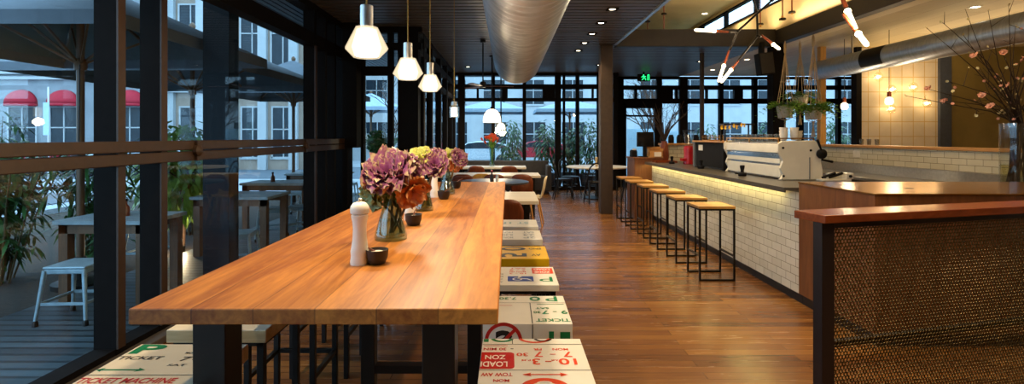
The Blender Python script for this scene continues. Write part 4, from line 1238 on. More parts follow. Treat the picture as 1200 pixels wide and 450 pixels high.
for k in range(14):
    a0 = PI * .62 + (PI * .62) * k / 14; a1 = a0 + PI * .62 / 14
    b.add([(6 + .185 * math.cos(a), yy, 2.72 + .185 * math.sin(a)) for a, yy in ((a0, 8.0), (a1, 8.0), (a1, 8.5), (a0, 8.5))], [(0, 1, 2, 3)], True)
b.build('grille', 'black', dt)
for y in (2.2, 5.4, 8.9):
    b = MB(); b.box(5.99, 6.01, y, y + .03, 2.88, 3.2); b.build('hanger_strap', 'steel', dt)

# ------------------------------------------------------------------ pendants over the communal table
def pendant(x, y, zb, label, group):
    t = thing('pendant_lamp', label, 'pendant lamp', (x, y, CZ), group)
    b = MB(); b.lathe([(.07, CZ), (.07, CZ - .02), (.0, CZ - .03)], (x, y, 0), 20); b.build('ceiling_rose', 'steel', t)
    b = MB(); b.tube([(x, y, CZ - .02), (x, y, zb + .2)], .0035, 7); b.build('cord', 'brassfit', t)
    b = MB(); b.lathe([(0, zb + .205), (.012, zb + .203), (.0245, zb + .198), (.0245, zb + .112), (.0, zb + .112)], (x, y, 0), 26); b.build('metal_cap', 'steel', t)
    b = MB(); b.lathe([(.042, zb + .116), (.083, zb + .034), (.05, zb), (.047, zb + .002), (.079, zb + .034), (.039, zb + .113)], (x, y, 0), 10, False); b.build('faceted_shade', 'shadeglass', t)
    b = MB(); b.lathe([(.036, zb + .106), (.055, zb + .04), (.044, zb + .006), (0, zb + .004)], (x, y, 0), 20); b.build('diffuser', 'lampglow', t)
    point('pendant_light', (x, y, zb - .05), 15, (1, .8, .52), .05, t)
    return t
PG = 'faceted glass pendant lamps over the communal table'
pendant(-.54, 1.96, 1.752, 'nearest and largest faceted glass pendant over the table', PG)
pendant(-.54, 2.77, 1.757, 'middle faceted glass pendant over the communal table', PG)
pendant(-.54, 3.56, 1.763, 'third faceted glass pendant, smallest in the row', PG)
x, y, zb = -.54, 5.16, 1.64
t = thing('jar_pendant', 'small glowing jar pendant hanging past the far end of the table', 'pendant lamp', (x, y, CZ))
b = MB(); b.tube([(x, y, CZ), (x, y, zb + .14)], .003, 6); b.build('cord', 'brassfit', t)
b = MB(); b.lathe([(.0, .165), (.028, .16), (.032, .125), (0, .125)], (x, y, zb), 16); b.build('metal_cap', 'steel', t)
b = MB(); b.lathe([(.03, .125), (.05, .11), (.05, .0), (.046, .0), (.046, .108), (.028, .122)], (x, y, zb), 18); b.build('glass_jar', 'lampglass', t)
b = MB(); b.lathe([(.0, .01), (.032, .012), (.032, .1), (0, .11)], (x, y, zb), 16); b.build('diffuser', 'domeglow', t)
point('jar_light', (x, y, zb - .04), 4, WARM, .04, t)
def dome(x, y, zb, r, label):
    t = thing('dome_pendant', label, 'pendant lamp', (x, y, CZ), 'opal dome pendants over the far tables')
    b = MB(); b.tube([(x, y, CZ), (x, y, zb + r * 1.55)], .017, 10); b.lathe([(.06, CZ), (.06, CZ - .03), (0, CZ - .04)], (x, y, 0), 16); b.build('rod', 'black', t)
    b = MB(); b.lathe([(r, 0), (r * .99, r * .4), (r * .85, r * .95), (r * .55, r * 1.35), (r * .2, r * 1.5), (r * .18, r * 1.45), (r * .5, r * 1.28), (r * .8, r * .9), (r * .94, r * .4), (r * .95, 0), (r, 0)], (x, y, zb), 28); b.build('opal_shade', 'domeglow', t)
    b = MB(); b.lathe([(r * .22, r * 1.45), (r * .2, r * 1.7), (.02, r * 1.75)], (x, y, zb), 16); b.build('cap', 'black', t)
    point('dome_light', (x, y, zb - .05), 26, (1, .78, .48), .12, t)
dome(-.335, 10.9, 1.75, .19, 'opal dome pendant over the far white dining table')
dome(-.17, 12.9, 1.63, .11, 'smaller opal dome pendant farther back behind the larger one')
# ceiling fan
x, y, z = -.44, 9.1, 2.34
t = thing('ceiling_fan', 'dark ceiling fan on a thin rod near the far windows', 'fan', (x, y, CZ))
b = MB(); b.tube([(x, y, CZ), (x, y, z + .08)], .013, 8); b.lathe([(.05, CZ), (.05, CZ - .05), (.0, CZ - .06)], (x, y, 0), 14); b.build('rod', 'black', t)
b = MB(); b.lathe([(.0, -.02), (.05, -.015), (.06, .03), (.05, .08), (.0, .1)], (x, y, z), 18); b.build('hub', 'black', t)
for k in range(3):
    a = 2 * PI * k / 3 + .15; b = MB(); b.x = Matrix.Translation((x, y, z)) @ Matrix.Rotation(a, 4, 'Z') @ Matrix.Rotation(.15, 4, 'X')
    b.prism([(.05, -.02), (.2, -.05), (.52, -.055), (.55, 0), (.52, .05), (.2, .04), (.05, .02)], 0, .008, 'Z'); b.build('blade', 'ply_brown', t)

# ------------------------------------------------------------------ downlights
def downlight(x, y, z, label, group, r=.05, watts=None, square=True, light=True):
    t = thing('downlight', label, 'downlight', (x, y, z), group)
    b = MB()
    if square:
        b.box(x - r - .025, x + r + .025, y - r - .025, y - r, z - .012, z + .03); b.box(x - r - .025, x + r + .025, y + r, y + r + .025, z - .012, z + .03)
        b.box(x - r - .025, x - r, y - r, y + r, z - .012, z + .03); b.box(x + r, x + r + .025, y - r, y + r, z - .012, z + .03)
    else: b.lathe([(r, z), (r + .02, z), (r + .02, z - .01), (r, z - .01), (r, z)], (x, y, 0), 22)
    b.build('trim_ring', 'frame' if square else 'white', t)
    b = MB(); b.lathe([(0, z - .006), (r * .8, z - .006), (r * .8, z - .002), (0, z - .002)], (x, y, 0), 18); b.build('lens', 'lens', t)
    if light: spot('downlight_beam', (x, y, z - .03), watts or DOWNLIGHT_W, 115, .7, WARM, .05, t)
g = 'square downlights in the dark slatted ceiling'
for k, (yy, nm) in enumerate(((6.9, 'nearest'), (7.73, 'second'), (8.56, 'third'), (9.39, 'fourth'), (10.22, 'fifth'))):
    downlight(1.41, yy, CZ, f'{nm} square downlight in the receding row on the dark slatted ceiling', g)
downlight(2.2, 12.3, CZ, 'lone square downlight above the round dining table', g)
downlight(-.98, 12.6, CZ, 'square downlight near the far left ceiling corner', g)
downlight(4.4, 11.7, CZ, 'square downlight on the dark ceiling beyond the bar', g)
for k, yy in enumerate((-.5, 1.1, 2.7, 4.4, 5.9)):
    downlight(1.41, yy, CZ, f'{ORD[k]} square downlight overhead, nearer than the picture shows', g)
for k, yy in enumerate((1.3, 2.9, 4.5)):  # unseen lamps added to brighten the nearest left stool and table edge
    downlight(-1.75, yy, CZ, f'{ORD[k]} added fill downlight on the window side, above the picture edge', g, .05, 45)
g2 = 'round downlights in the timber ceiling'
downlight(6.3, 6.9, 3.2, 'bright round downlight in the cream timber ceiling above the back bar', g2, .06, None, False)
downlight(5.42, 11.6, 3.2, 'round downlight in the far timber ceiling behind the chandelier', g2, .06, None, False)
downlight(5.36, 13.4, 3.2, 'farthest round downlight in the timber ceiling by the windows', g2, .06, None, False)
downlight(6.3, 4.2, 3.2, 'round downlight in the timber ceiling outside the picture on the right', g2, .06, None, False)
downlight(6.3, 1.6, 3.2, 'round downlight in the timber ceiling behind the camera', g2, .06, None, False)
g3 = 'round downlights in the raised ceiling'
downlight(4.75, 12.35, 4.42, 'lower round downlight in the raised cream ceiling by the strip window', g3, .07, None, False)
downlight(4.72, 11.0, 4.42, 'upper round downlight in the raised cream ceiling by the strip window', g3, .07, None, False)
for k, yy in enumerate((8.2, 5.6, 3.0, .4)):
    downlight(3.3, yy, 4.42, f'{ORD[k]} round downlight in the raised ceiling above the picture edge', g3, .07, DOWNLIGHT_W * 1.2, False)
# hanging sprinkler rods in the raised ceiling
g4 = 'thin rods hanging in the raised ceiling'
for k, (px, y0, Y, nm) in enumerate(((778, 16, 11.0, 'longer thin rod with small cap left of the chandelier in the raised ceiling'), (759, 25, 11.6, 'short thin rod at the left corner of the raised ceiling'), (891, 28, 9.95, 'short thin rod right of the chandelier under the raised ceiling'), (917, 22, 9.2, 'thin rod above the beam, left of a taller one'), (928, 14, 8.9, 'taller thin rod above the beam at the right of the raised ceiling'))):
    p = at(px, y0, Y); t = thing('sprinkler_rod', nm, 'sprinkler', (p.x, Y, 4.42), g4)
    b = MB(); b.tube([(p.x, Y, 4.42), (p.x, Y, 3.62)], .012, 8); b.build('pipe', 'copper', t)
    b = MB(); b.lathe([(.0, .02), (.055, .01), (.06, -.02), (0, -.025)], (p.x, Y, p.z), 14); b.build('cap', 'black', t)
    b = MB(); b.lathe([(0, -.05), (.02, -.045), (.02, 0), (0, 0)], (p.x, Y, 3.62), 10); b.build('nozzle', 'brassfit', t)

# ------------------------------------------------------------------ branching chandeliers
def chandelier(name, label, rods, bulbs, hang, Y0):
    t = thing(name, label, 'chandelier', (hang.x, hang.y, 4.42))
    b = MB(); b.lathe([(.07, 4.42), (.07, 4.39), (.012, 4.38)], (hang.x, hang.y, 0), 18); b.tube([(hang.x, hang.y, 4.4), hang], .012, 8); b.build('stem', 'black', t)
    for p, q in rods:
        b = MB(); b.tube([p, q], .012, 9); b.ball(p, .02, 10); b.build('arm', 'black', t)
    for p, q in bulbs:
        p, q = Vector(p), Vector(q); d = (q - p).normalized()
        b = MB(); b.tube([p - d * .15, p - d * .01], [.011, .015], 10); b.build('socket', 'copper', t)
        b = MB(); L = (q - p).length; b.tube([p, p + d * .02, q - d * .015, q], [.012, .017, .017, .009], 12); b.build('tube_bulb', 'tube', t)
        b = MB(); b.ball(p + d * .02, .021, 10); b.build('glow_end', 'bulb', t)
        point('tube_light', p.lerp(q, .5) + Vector((0, -.06, -.03)), 10, WARM, .06, t)
    return t
Y = 5.5
def c(px, py, dy=0.0): return at(px, py, Y + dy)
chandelier('branching_chandelier', 'branching black chandelier with four glowing tube bulbs above the bar',
           [(c(905, 0), c(864, 37)), (c(864, 37), c(855, 59, .1)), (c(881, -6, .2), c(887, 14, .2)), (c(887, 14, .2), c(888, 42, .15)), (c(888, 42, .15), c(866, 70, .1)), (c(864, 37), c(856, 38, .05)), (c(888, 42, .15), c(892, 43, .1)), (c(905, 0), c(881, -6, .2))],
           [(c(839, 36.5, .05), c(814, 35)), (c(849, 75, .12), c(842, 96, .2)), (c(857.5, 81, .05), c(845, 96.5, -.05)), (c(905, 51, .05), c(914, 58))], c(905, 0), Y)
Y = 3.4
chandelier('branching_chandelier', 'second chandelier with a pair of tube bulbs, cut by the top edge',
           [(c(985, -60), c(986, -20)), (c(986, -20), c(988, -5))], [(c(992, 10), c(1003, 36)), (c(1004, 37), c(1017, 54))], c(985, -60), Y)

# ------------------------------------------------------------------ speaker, exit sign, wall lights, bulbs
t = thing('loudspeaker', 'black loudspeaker hung from the beam beside the steel column', 'loudspeaker', (4.78, 9.46, 3.13))
p = at(896, 75, 9.4)
b = MB(); b.x = Matrix.Translation(p) @ Matrix.Rotation(-.12, 4, 'Y'); b.box(-.13, .13, -.1, .1, -.2, .2); b.build('cabinet', 'blackplastic', t, .01)
b = MB(); b.x = Matrix.Translation(p) @ Matrix.Rotation(-.12, 4, 'Y'); b.box(-.115, .115, -.108, -.1, -.185, .185); b.build('grille', 'kick', t)
b = MB(); b.box(p.x - .02, p.x + .02, 9.44, 9.6, p.z + .17, 3.2); b.build('bracket', 'black', t)
t = thing('exit_sign', 'black hanging exit sign with a glowing green running figure', 'exit sign', (3.6, 13.6, CZ))
p = at(754.5, 91, 13.6); w, h = .17, .095
b = MB(); b.box(p.x - w, p.x + w, 13.57, 13.63, p.z - h, p.z + h); b.box(p.x - .02, p.x + .02, 13.59, 13.61, p.z + h, CZ); b.build('box', 'blackplastic', t, .004)
b = MB(); o = (p.x, 13.567, p.z); r_, u_ = (1, 0, 0), (0, 0, 1)
ring_on(b, 0.0, .017, (p.x - .015, 13.567, p.z + .062), r_, u_, 14)
for pts in ([(-.035, .045), (.0, .045), (.015, -.005), (-.02, -.01)], [(-.035, .045), (-.07, .02), (-.075, .0), (-.062, -.002), (-.055, .015), (-.03, .03)], [(0, .045), (.03, .03), (.05, .035), (.05, .022), (.028, .012), (.0, .03)],
            [(.015, -.005), (.05, -.03), (.045, -.075), (.03, -.075), (.033, -.038), (-.005, -.015)], [(-.02, -.01), (-.01, -.04), (-.06, -.07), (-.068, -.058), (-.03, -.035), (-.035, -.005)]):
    poly_on(b, pts, o, r_, u_)
for bx in ((.085, .10), (.125, .14)): poly_on(b, [(bx[0], -.075), (bx[1], -.075), (bx[1], .075), (bx[0], .075)], o, r_, u_)
poly_on(b, [(.085, .065), (.14, .065), (.14, .078), (.085, .078)], o, r_, u_)
b.build('running_figure', 'exit_green', t)
g5 = 'glass wall lights on the square wall panels'
for px, py, nm in ((1030, 90, 'topmost wall light at the left of the panelled wall'), (1046, 105, 'brightest wall light right above the hanging bulb'), (1045, 127, 'wall light low behind the hanging bulb'), (1071, 102, 'wall light alone at the middle of the panels'), (1087, 121, 'rightmost and lowest wall light on the panels')):
    p = at(px, py, 9.93); t = thing('wall_light', nm, 'wall light', (p.x, 10.0, p.z), g5)
    b = MB(); b.x = Matrix.Translation((p.x, 10.0, p.z)) @ Matrix.Rotation(PI / 2, 4, 'X'); b.lathe([(.0, 0), (.03, 0), (.03, .025), (0, .03)], (0, 0, 0), 16); b.build('backplate', 'brassfit', t)
    b = MB(); b.x = Matrix.Translation((p.x, 10.0, p.z)) @ Matrix.Rotation(PI / 2, 4, 'X'); b.lathe([(.02, .02), (.085, .045), (.095, .06), (.08, .06), (.02, .03)], (0, 0, 0), 20); b.build('glass_dish', 'lampglass', t)
    b = MB(); b.ball((p.x, 9.95, p.z), .028, 10); b.build('bulb', 'bulb', t)
    point('wall_light_glow', (p.x, 9.80, p.z), 2.2, (1, .68, .3), .04, t)
g6 = 'bare pendant bulbs beyond the low wall'
for px, py, Y, nm in ((1042, 118, 8.4, 'bare pendant bulb hanging before the panelled wall'), (989.5, 124, 9.2, 'bare pendant bulb hanging before the right far window')):
    p = at(px, py, Y); t = thing('pendant_bulb', nm, 'pendant lamp', (p.x, Y, 3.2), g6)
    b = MB(); b.tube([(p.x, Y, 3.2), (p.x, Y, p.z + .14)], .005, 6); b.build('cord', 'black', t)
    b = MB(); b.lathe([(0, .15), (.03, .145), (.03, .06), (0, .06)], (p.x, Y, p.z), 12); b.build('socket', 'copper', t)
    b = MB(); b.lathe([(.02, .06), (.055, .03), (.06, -.03), (.045, -.06), (0, -.07)], (p.x, Y, p.z), 16); b.build('bulb', 'tube', t)
    point('bulb_light', (p.x, Y - .1, p.z - .05), 9, WARM, .05, t)

# ------------------------------------------------------------------ far dining tables and chairs
def dining_table(x0, x1, y0, y1, h, label, top='whitetop', thick=.04, legmat='black'):
    t = thing('dining_table', label, 'table', ((x0 + x1) / 2, (y0 + y1) / 2, 0), 'rectangular dining tables with pale tops')
    b = MB(); b.box(x0, x1, y0, y1, h - thick, h); b.build('tabletop', top, t, .004)
    for x in (x0 + .1, x1 - .17):
        for y in (y0 + .06, y1 - .13):
            b = MB(); b.box(x, x + .07, y, y + .07, 0, h - thick); b.build('leg', legmat, t)
    b = MB(); b.box(x0 + .17, x1 - .17, (y0 + y1) / 2 - .03, (y0 + y1) / 2 + .03, h - thick - .06, h - thick); b.build('apron', legmat, t)
dining_table(-1.15, .34, 5.56, 6.5, .75, 'pale dining table just past the end of the communal table')
dining_table(-1.25, .59, 9.15, 9.95, .75, 'long pale dining table behind the round black table')
dining_table(-1.2, .42, 11.6, 12.35, .75, 'farthest pale dining table before the dark banquette')
t = thing('round_table', 'round black-topped pedestal table between the pale tables', 'table', (-.22, 8.0, 0))
b = MB(); b.lathe([(0, .725), (.54, .725), (.55, .735), (.55, .748), (.54, .752), (0, .752)], (-.22, 8.0, 0), 40); b.build('tabletop', 'darktable', t)
b = MB(); b.lathe([(.25, 0), (.25, .015), (.05, .04), (.035, .08), (.035, .68), (.12, .724)], (-.22, 8.0, 0), 20); b.build('pedestal', 'black', t)

def shell_chair(label, mat, group='moulded ply shell chairs at the dining tables'):
    """faces +Y; origin on the floor under the seat"""
    t = thing('shell_chair', label, 'chair', (0, 0, 0), group)
    prof = [(.21, .43), (.18, .452), (.08, .445), (-.06, .435), (-.14, .45), (-.185, .50), (-.205, .58), (-.225, .68), (-.245, .80)]
    wid = [.17, .2, .215, .21, .20, .19, .195, .195, .15]
    b = MB(); n = len(prof) - 1
    def fn(u, v):
        k = min(int(v * n), n - 1); f_ = v * n - k
        y = prof[k][0] * (1 - f_) + prof[k + 1][0] * f_; z = prof[k][1] * (1 - f_) + prof[k + 1][1] * f_; w = wid[k] * (1 - f_) + wid[k + 1] * f_
        s_ = (u - .5) * 2
        lift = .025 * s_ * s_
        return Vector((s_ * w, y + (lift if v > .6 else 0), z + (lift if v < .5 else 0) - (.03 * s_ ** 4 if v > .95 else 0)))
    b.sheet(fn, 10, 16); b.build('shell', mat, t, 0, .014)
    for sx in (-1, 1):
        for sy, yy in ((1, .15), (-1, -.12)):
            b = MB(); b.tube([(sx * .13, yy * .8, .435), (sx * .2, yy + sy * .06, 0)], [.018, .012], 10); b.build('leg', 'leg_oak', t)
    b = MB(); b.bar((-.14, .1, .425), (.14, .1, .425), .03, .02); b.bar((-.14, -.08, .42), (.14, -.08, .42), .03, .02); b.build('seat_frame', 'leg_oak', t)
    return t
SG = None
ch = shell_chair('red-brown shell chair tucked beneath the nearest pale dining table', 'ply_brown'); ch.location = (-.03, 5.52, 0)
brown = [(-.235, 9.05, 'middle brown shell chair at the long table behind the black round table'), (.245, 9.05, 'right-hand brown shell chair at the long table behind the black round table'), (-.78, 9.05, 'left-hand brown shell chair at the long table behind the black round table'),
         (-.7, 11.55, 'left brown shell chair at the farthest pale dining table'), (.02, 11.55, 'right brown shell chair at the farthest pale dining table')]
for x, y, lb in brown: dup(ch, (x, y, 0), R.uniform(-.06, .06), lb)
cy = shell_chair('mustard-yellow shell chair at the left of the round black table', 'ply_yellow'); cy.location = (-.5, 8.72, 0); cy.rotation_euler = (0, 0, PI * .93)
cc = shell_chair('cream shell chair with oak legs at the right of the pale tables', 'ply_cream'); cc.location = (.40, 8.45, 0); cc.rotation_euler = (0, 0, PI * .46)
# bottle and shaker on the round table
t = thing('sauce_bottle', 'small dark sauce bottle on the round black table', 'bottle', (-.24, 7.75, .752))
b = MB(); b.lathe([(0, 0), (.03, 0), (.03, .1), (.012, .13), (.012, .17)], (-.24, 7.75, .752), 16); b.build('body', 'bowl', t)
b = MB(); b.lathe([(.014, .165), (.014, .19), (0, .19)], (-.24, 7.75, .752), 12); b.build('cap', 'red', t)
t = thing('salt_shaker', 'clear salt shaker beside the dark bottle on the round table', 'shaker', (-.16, 7.72, .752))
b = MB(); b.lathe([(0, 0), (.022, 0), (.022, .09), (.018, .1)], (-.16, 7.72, .752), 14); b.build('body', 'white', t)
b = MB(); b.lathe([(.02, .1), (.02, .12), (0, .128)], (-.16, 7.72, .752), 14); b.build('cap', 'steel', t)
# tulips on the far table
vx, vy, vz = -.37, 12.1, .75
t = thing('flower_vase', 'tall clear vase on the farthest dining table', 'vase', (vx, vy, vz))
b = MB(); b.lathe([(0, 0), (.06, 0), (.065, .02), (.05, .2), (.075, .45), (.071, .45), (.045, .2), (.055, .03), (0, .02)], (vx, vy, vz), 22); b.build('body', 'vaseglass', t)
t = thing('orange_flowers', 'bunch of orange-red flowers in the tall far vase', 'flowers', (vx, vy, vz + .05))
b, s_ = MB(), MB()
RT = random.Random(5)
for k in range(26):
    a = RT.uniform(0, 2 * PI); rr_ = RT.uniform(.02, .23); h = RT.uniform(.56, .70) - rr_ * .25
    q = Vector((vx + rr_ * math.cos(a), vy + rr_ * .7 * math.sin(a), vz + h)); s_.tube([(vx + .01 * math.cos(a), vy, vz + .04), (vx + .03 * math.cos(a), vy + .02 * math.sin(a), vz + .42), q], .005, 5)
    ax = (q - Vector((vx, vy, vz + .3))).normalized()
    for i in range(5):
        an = 2 * PI * i / 5; e1 = ax.orthogonal().normalized(); e2 = ax.cross(e1)
        petal(b, q, ax, e1 * math.cos(an) + e2 * math.sin(an), .085, .045, (.5, .1), .003, k * 7 + i)
    for i in range(2): s_.leaf(q - ax * .1, ax + Vector((RT.uniform(-1, 1), RT.uniform(-1, 1), 0)), .13, .025, .4)
b.build('petals', 'tulip', t); s_.build('stems', 'leaf_fern', t)
# banquette
t = thing('banquette', 'dark upholstered banquette under the far windows', 'sofa', (-.05, 13.2, 0))
b = MB(); b.box(-1.2, 1.05, 12.85, 13.4, .08, .45); b.build('seat', 'sofa', t, .03, seg=3)
b = MB(); b.box(-1.2, 1.05, 13.42, 13.6, .08, .82); b.build('back', 'sofa', t, .03, seg=3)
b = MB(); b.box(-1.15, 1.0, 12.95, 13.55, 0, .08); b.build('plinth', 'kick', t)
b = MB(); b.box(.98, 1.10, 12.85, 13.6, .08, .72); b.build('arm', 'sofa', t, .03, seg=3)
# round timber table and bentwood chairs
RX, RY = 2.1, 12.05
t = thing('round_table', 'round pale timber table behind the brown column', 'table', (RX, RY, 0))
b = MB(); b.lathe([(0, .715), (.70, .715), (.72, .725), (.72, .745), (.71, .75), (0, .75)], (RX, RY, 0), 44); b.build('tabletop', 'whitetop', t)
b = MB(); b.lathe([(.32, 0), (.32, .02), (.06, .05), (.045, .1), (.045, .66), (.2, .714)], (RX, RY, 0), 22); b.build('pedestal', 'black', t)
mill(RX - .03, RY - .1, 'pale pepper mill on the round timber table', 'mill on the round table', .95, .75, 'palewood')
def bentwood(label):
    t = thing('bentwood_chair', label, 'chair', (0, 0, 0), 'black bentwood chairs around the round timber table')
    b = MB(); b.lathe([(0, .44), (.19, .44), (.205, .45), (.205, .465), (.195, .472), (0, .468)], (0, 0, 0), 26); b.build('seat', 'black', t)
    for sx in (-1, 1):
        b = MB(); b.tube([(sx * .14, .14, .44), (sx * .165, .17, .2), (sx * .185, .2, 0)], [.021, .018, .014], 9); b.build('leg', 'black', t)
        b = MB(); b.tube([(sx * .15, -.13, .44), (sx * .17, -.2, .2), (sx * .19, -.26, 0)], [.021, .018, .014], 9); b.build('leg', 'black', t)
    b = MB(); pts = []
    for k in range(17):
        a = PI * k / 16; pts.append((.205 * math.cos(a), -.17 - .09 * math.sin(a) ** .7, .46 + .42 * math.sin(a) ** .6))
    b.tube(pts, .017, 9); b.build('back_hoop', 'black', t)
    b = MB(); pts = []
    for k in range(13):
        a = PI * k / 12; pts.append((.10 * math.cos(a), -.175 - .07 * math.sin(a) ** .7, .46 + .30 * math.sin(a) ** .6))
    b.tube(pts, .009, 8); b.build('inner_hoop', 'black', t)
    b = MB(); pts = [(.165 * math.cos(2 * PI * k / 24), .165 * math.sin(2 * PI * k / 24), .27) for k in range(25)]; b.tube(pts, .009, 7); b.build('leg_ring', 'black', t)
    return t
bw_ = bentwood('black bentwood chair at the left side of the round timber table'); bw_.location = (RX - .78, RY - .12, 0); bw_.rotation_euler = (0, 0, -PI / 2)
for dx, dy, rz, lb in ((-.2, -.82, .12, 'black bentwood chair with its back to the camera at the round timber table'), (.75, -.2, PI * .42, 'black bentwood chair at the right side of the round timber table'), (.1, .85, PI, 'black bentwood chair on the window side of the round timber table'), (-.55, .6, PI * 1.25, 'black bentwood chair behind left of the round timber table')):
    dup(bw_, (RX + dx, RY + dy, 0), rz, lb)

# ------------------------------------------------------------------ outside: plants
DZ = -.05
def bamboo(x, y, z, h, spread, n, mat, label, seed, leafl=.22, dens=16):
    rr = random.Random(seed)
    t = thing('bamboo_clump', label, 'plant', (x, y, z), 'leafy plants in the garden bed beside the deck')
    b, l = MB(), MB()
    for k in range(n):
        a = rr.uniform(0, 2 * PI); s_ = rr.uniform(.1, 1) * spread
        p = Vector((x + .25 * s_ * math.cos(a), y + .25 * s_ * math.sin(a), z)); H = h * rr.uniform(.6, 1.05)
        e = Vector((x + s_ * math.cos(a), y + s_ * math.sin(a), z + H)); m = p.lerp(e, .55) + Vector((0, 0, H * .12))
        b.tube([p, m, e], [.010, .008, .003], 6)
        for i in range(dens):
            f_ = rr.uniform(.12, 1); q = p.lerp(m, f_ * 2) if f_ < .5 else m.lerp(e, f_ * 2 - 1)
            tw = q + Vector((rr.uniform(-.18, .18), rr.uniform(-.18, .18), rr.uniform(-.02, .12)))
            b.tube([q, tw], .002, 3, False)
            for j in range(4):
                an = rr.uniform(0, 2 * PI); l.leaf(tw, (math.cos(an), math.sin(an), rr.uniform(-.7, .4)), leafl * rr.uniform(.7, 1.2), leafl * .15, .5)
    b.build('stems', 'stem', t); l.build('leaves', mat, t)
bamboo(-5.35, 5.35, -.08, 1.75, .75, 20, 'leaf_bamboo', 'dense bamboo clump at the left edge beyond the deck', 3)
bamboo(-4.75, 5.9, -.08, 1.55, .35, 9, 'leaf_bamboo', 'slim bamboo behind the near deck table and umbrella pole', 4)
bamboo(-4.95, 8.0, -.08, 1.4, .45, 9, 'leaf_bamboo', 'bamboo clump showing through the narrow window panes', 6)
bamboo(-4.55, 3.9, -.08, 1.2, .5, 9, 'leaf_bamboo', 'low bamboo at the left foreground by the deck edge', 9)
def tree(x, y, z, h, r, label, mat, seed, n=900, trunk=.035, leafl=.12, cz=.62, sz=.5, name='garden_tree', cat='tree', group='trees and bushes outside'):
    rr = random.Random(seed); t = thing(name, label, cat, (x, y, z), group)
    b, l = MB(), MB(); ct = Vector((x, y, z + h * cz)); top = Vector((x, y, z + h * .75))
    b.tube([(x, y, z), (x + .03, y, z + h * .3), top], [trunk, trunk * .8, trunk * .3], 8)
    for k in range(16):
        a = rr.uniform(0, 2 * PI); e = ct + Vector((math.cos(a) * r * .75, math.sin(a) * r * .75, rr.uniform(-.35, .4) * h * sz)); b.tube([(x + .02, y, z + h * rr.uniform(.25, .6)), e], [trunk * .35, .005], 5)
    for k in range(n):
        while True:
            v = Vector((rr.uniform(-1, 1), rr.uniform(-1, 1), rr.uniform(-1, 1)))
            if .25 < v.length < 1: break
        p = ct + Vector((v.x * r, v.y * r, v.z * h * sz * .95)); d = Vector((v.x + rr.uniform(-.6, .6), v.y + rr.uniform(-.6, .6), v.z * .5 - .5))
        l.leaf(p, d, leafl * rr.uniform(.7, 1.3), leafl * .34, .3)
    b.build('trunk', 'bark', t); l.build('leaves', mat, t)
    return t
tree(-4.45, 7.0, -.08, 1.75, .55, 'small yellow-green tree lit from below in the garden bed', 'leaf_lit', 5, 1100, .035, .17, .62, .42)
t = thing('garden_uplight', 'small garden uplight glowing at the foot of the lit tree', 'garden light', (-4.3, 6.75, -.08))
b = MB(); b.lathe([(.04, 0), (.045, .06), (.04, .09), (.03, .09), (.03, .05), (0, .05)], (-4.3, 6.75, -.08), 14); b.build('body', 'black', t)
b = MB(); b.lathe([(0, .052), (.029, .052), (.029, .06), (0, .06)], (-4.3, 6.75, -.08), 12); b.build('lens', 'bulb', t)
l_ = point('uplight', (-4.28, 6.72, .08), 12, WARM, .04, t)

# deck tables, stools
def deck_table(x0, x1, y0, y1, label, h=.70):
    t = thing('deck_table', label, 'table', ((x0 + x1) / 2, (y0 + y1) / 2, DZ), 'timber tables on the deck')
    b = MB(); n = 5
    for k in range(n):
        ya = y0 + (y1 - y0) * k / n; b.box(x0, x1, ya, ya + (y1 - y0) / n - .008, h - .035, h)
    b.build('tabletop', plain('grey_deck_tabletop', '#7d8a90', .4) if 'grey_top' not in M else M['grey_top'], t)
    b = MB(); b.box(x0 + .03, x1 - .03, y0 + .03, y0 + .06, h - .12, h - .035); b.box(x0 + .03, x1 - .03, y1 - .06, y1 - .03, h - .12, h - .035); b.build('apron', 'outwood', t)
    for x in (x0 + .03, x1 - .11):
        for y in (y0 + .03, y1 - .11):
            b = MB(); b.box(x, x + .08, y, y + .08, DZ, h - .035); b.build('leg', 'outwood', t)
M['grey_top'] = plain('grey_deck_tabletop', '#86959c', .4)
deck_table(-4.05, -3.22, 4.55, 5.15, 'nearest deck table behind the pale metal stool')
deck_table(-3.95, -2.98, 6.35, 7.05, 'middle deck table seen through the wide window pane')
deck_table(-4.3, -3.2, 8.2, 8.9, 'third deck table farther along the deck')
deck_table(-4.5, -3.3, 10.3, 11.0, 'farthest deck table near the end of the deck')
def deck_stool(label):
    t = thing('deck_stool', label, 'stool', (0, 0, DZ), 'pale blue metal stools on the deck')
    h, s0, s1 = .46, .15, .19
    b = MB(); b.box(-s0 - .012, s0 + .012, -s0 - .012, s0 + .012, h - .02 + DZ, h + DZ); b.box(-s0 - .004, s0 + .004, -s0 - .004, s0 + .004, h - .06 + DZ, h - .02 + DZ); b.build('seat', 'outmetal', t, .008)
    for sx in (-1, 1):
        for sy in (-1, 1):
            b = MB(); b.tube([(sx * s0, sy * s0, h - .03 + DZ), (sx * s1, sy * s1, .04 + DZ)], [.018, .013], 8)
            lg = b.build('leg', 'outmetal', t)
            b = MB(); b.lathe([(.022, 0), (.02, .03), (.014, .045)], (sx * s1, sy * s1, DZ), 10); b.build('rubber_foot', 'black', lg)
    b = MB(); q = .172; z = .17 + DZ
    for p, r_ in (((-q, -q, z), (q, -q, z)), ((-q, q, z), (q, q, z)), ((-q, -q, z), (-q, q, z)), ((q, -q, z), (q, q, z))): b.bar(p, r_, .012, .022)
    b.build('stretcher', 'outmetal', t)
    return t
ds = deck_stool('pale metal stool in front of the nearest deck table'); ds.location = (-3.55, 4.24, DZ); ds.rotation_euler = (0, 0, .06)
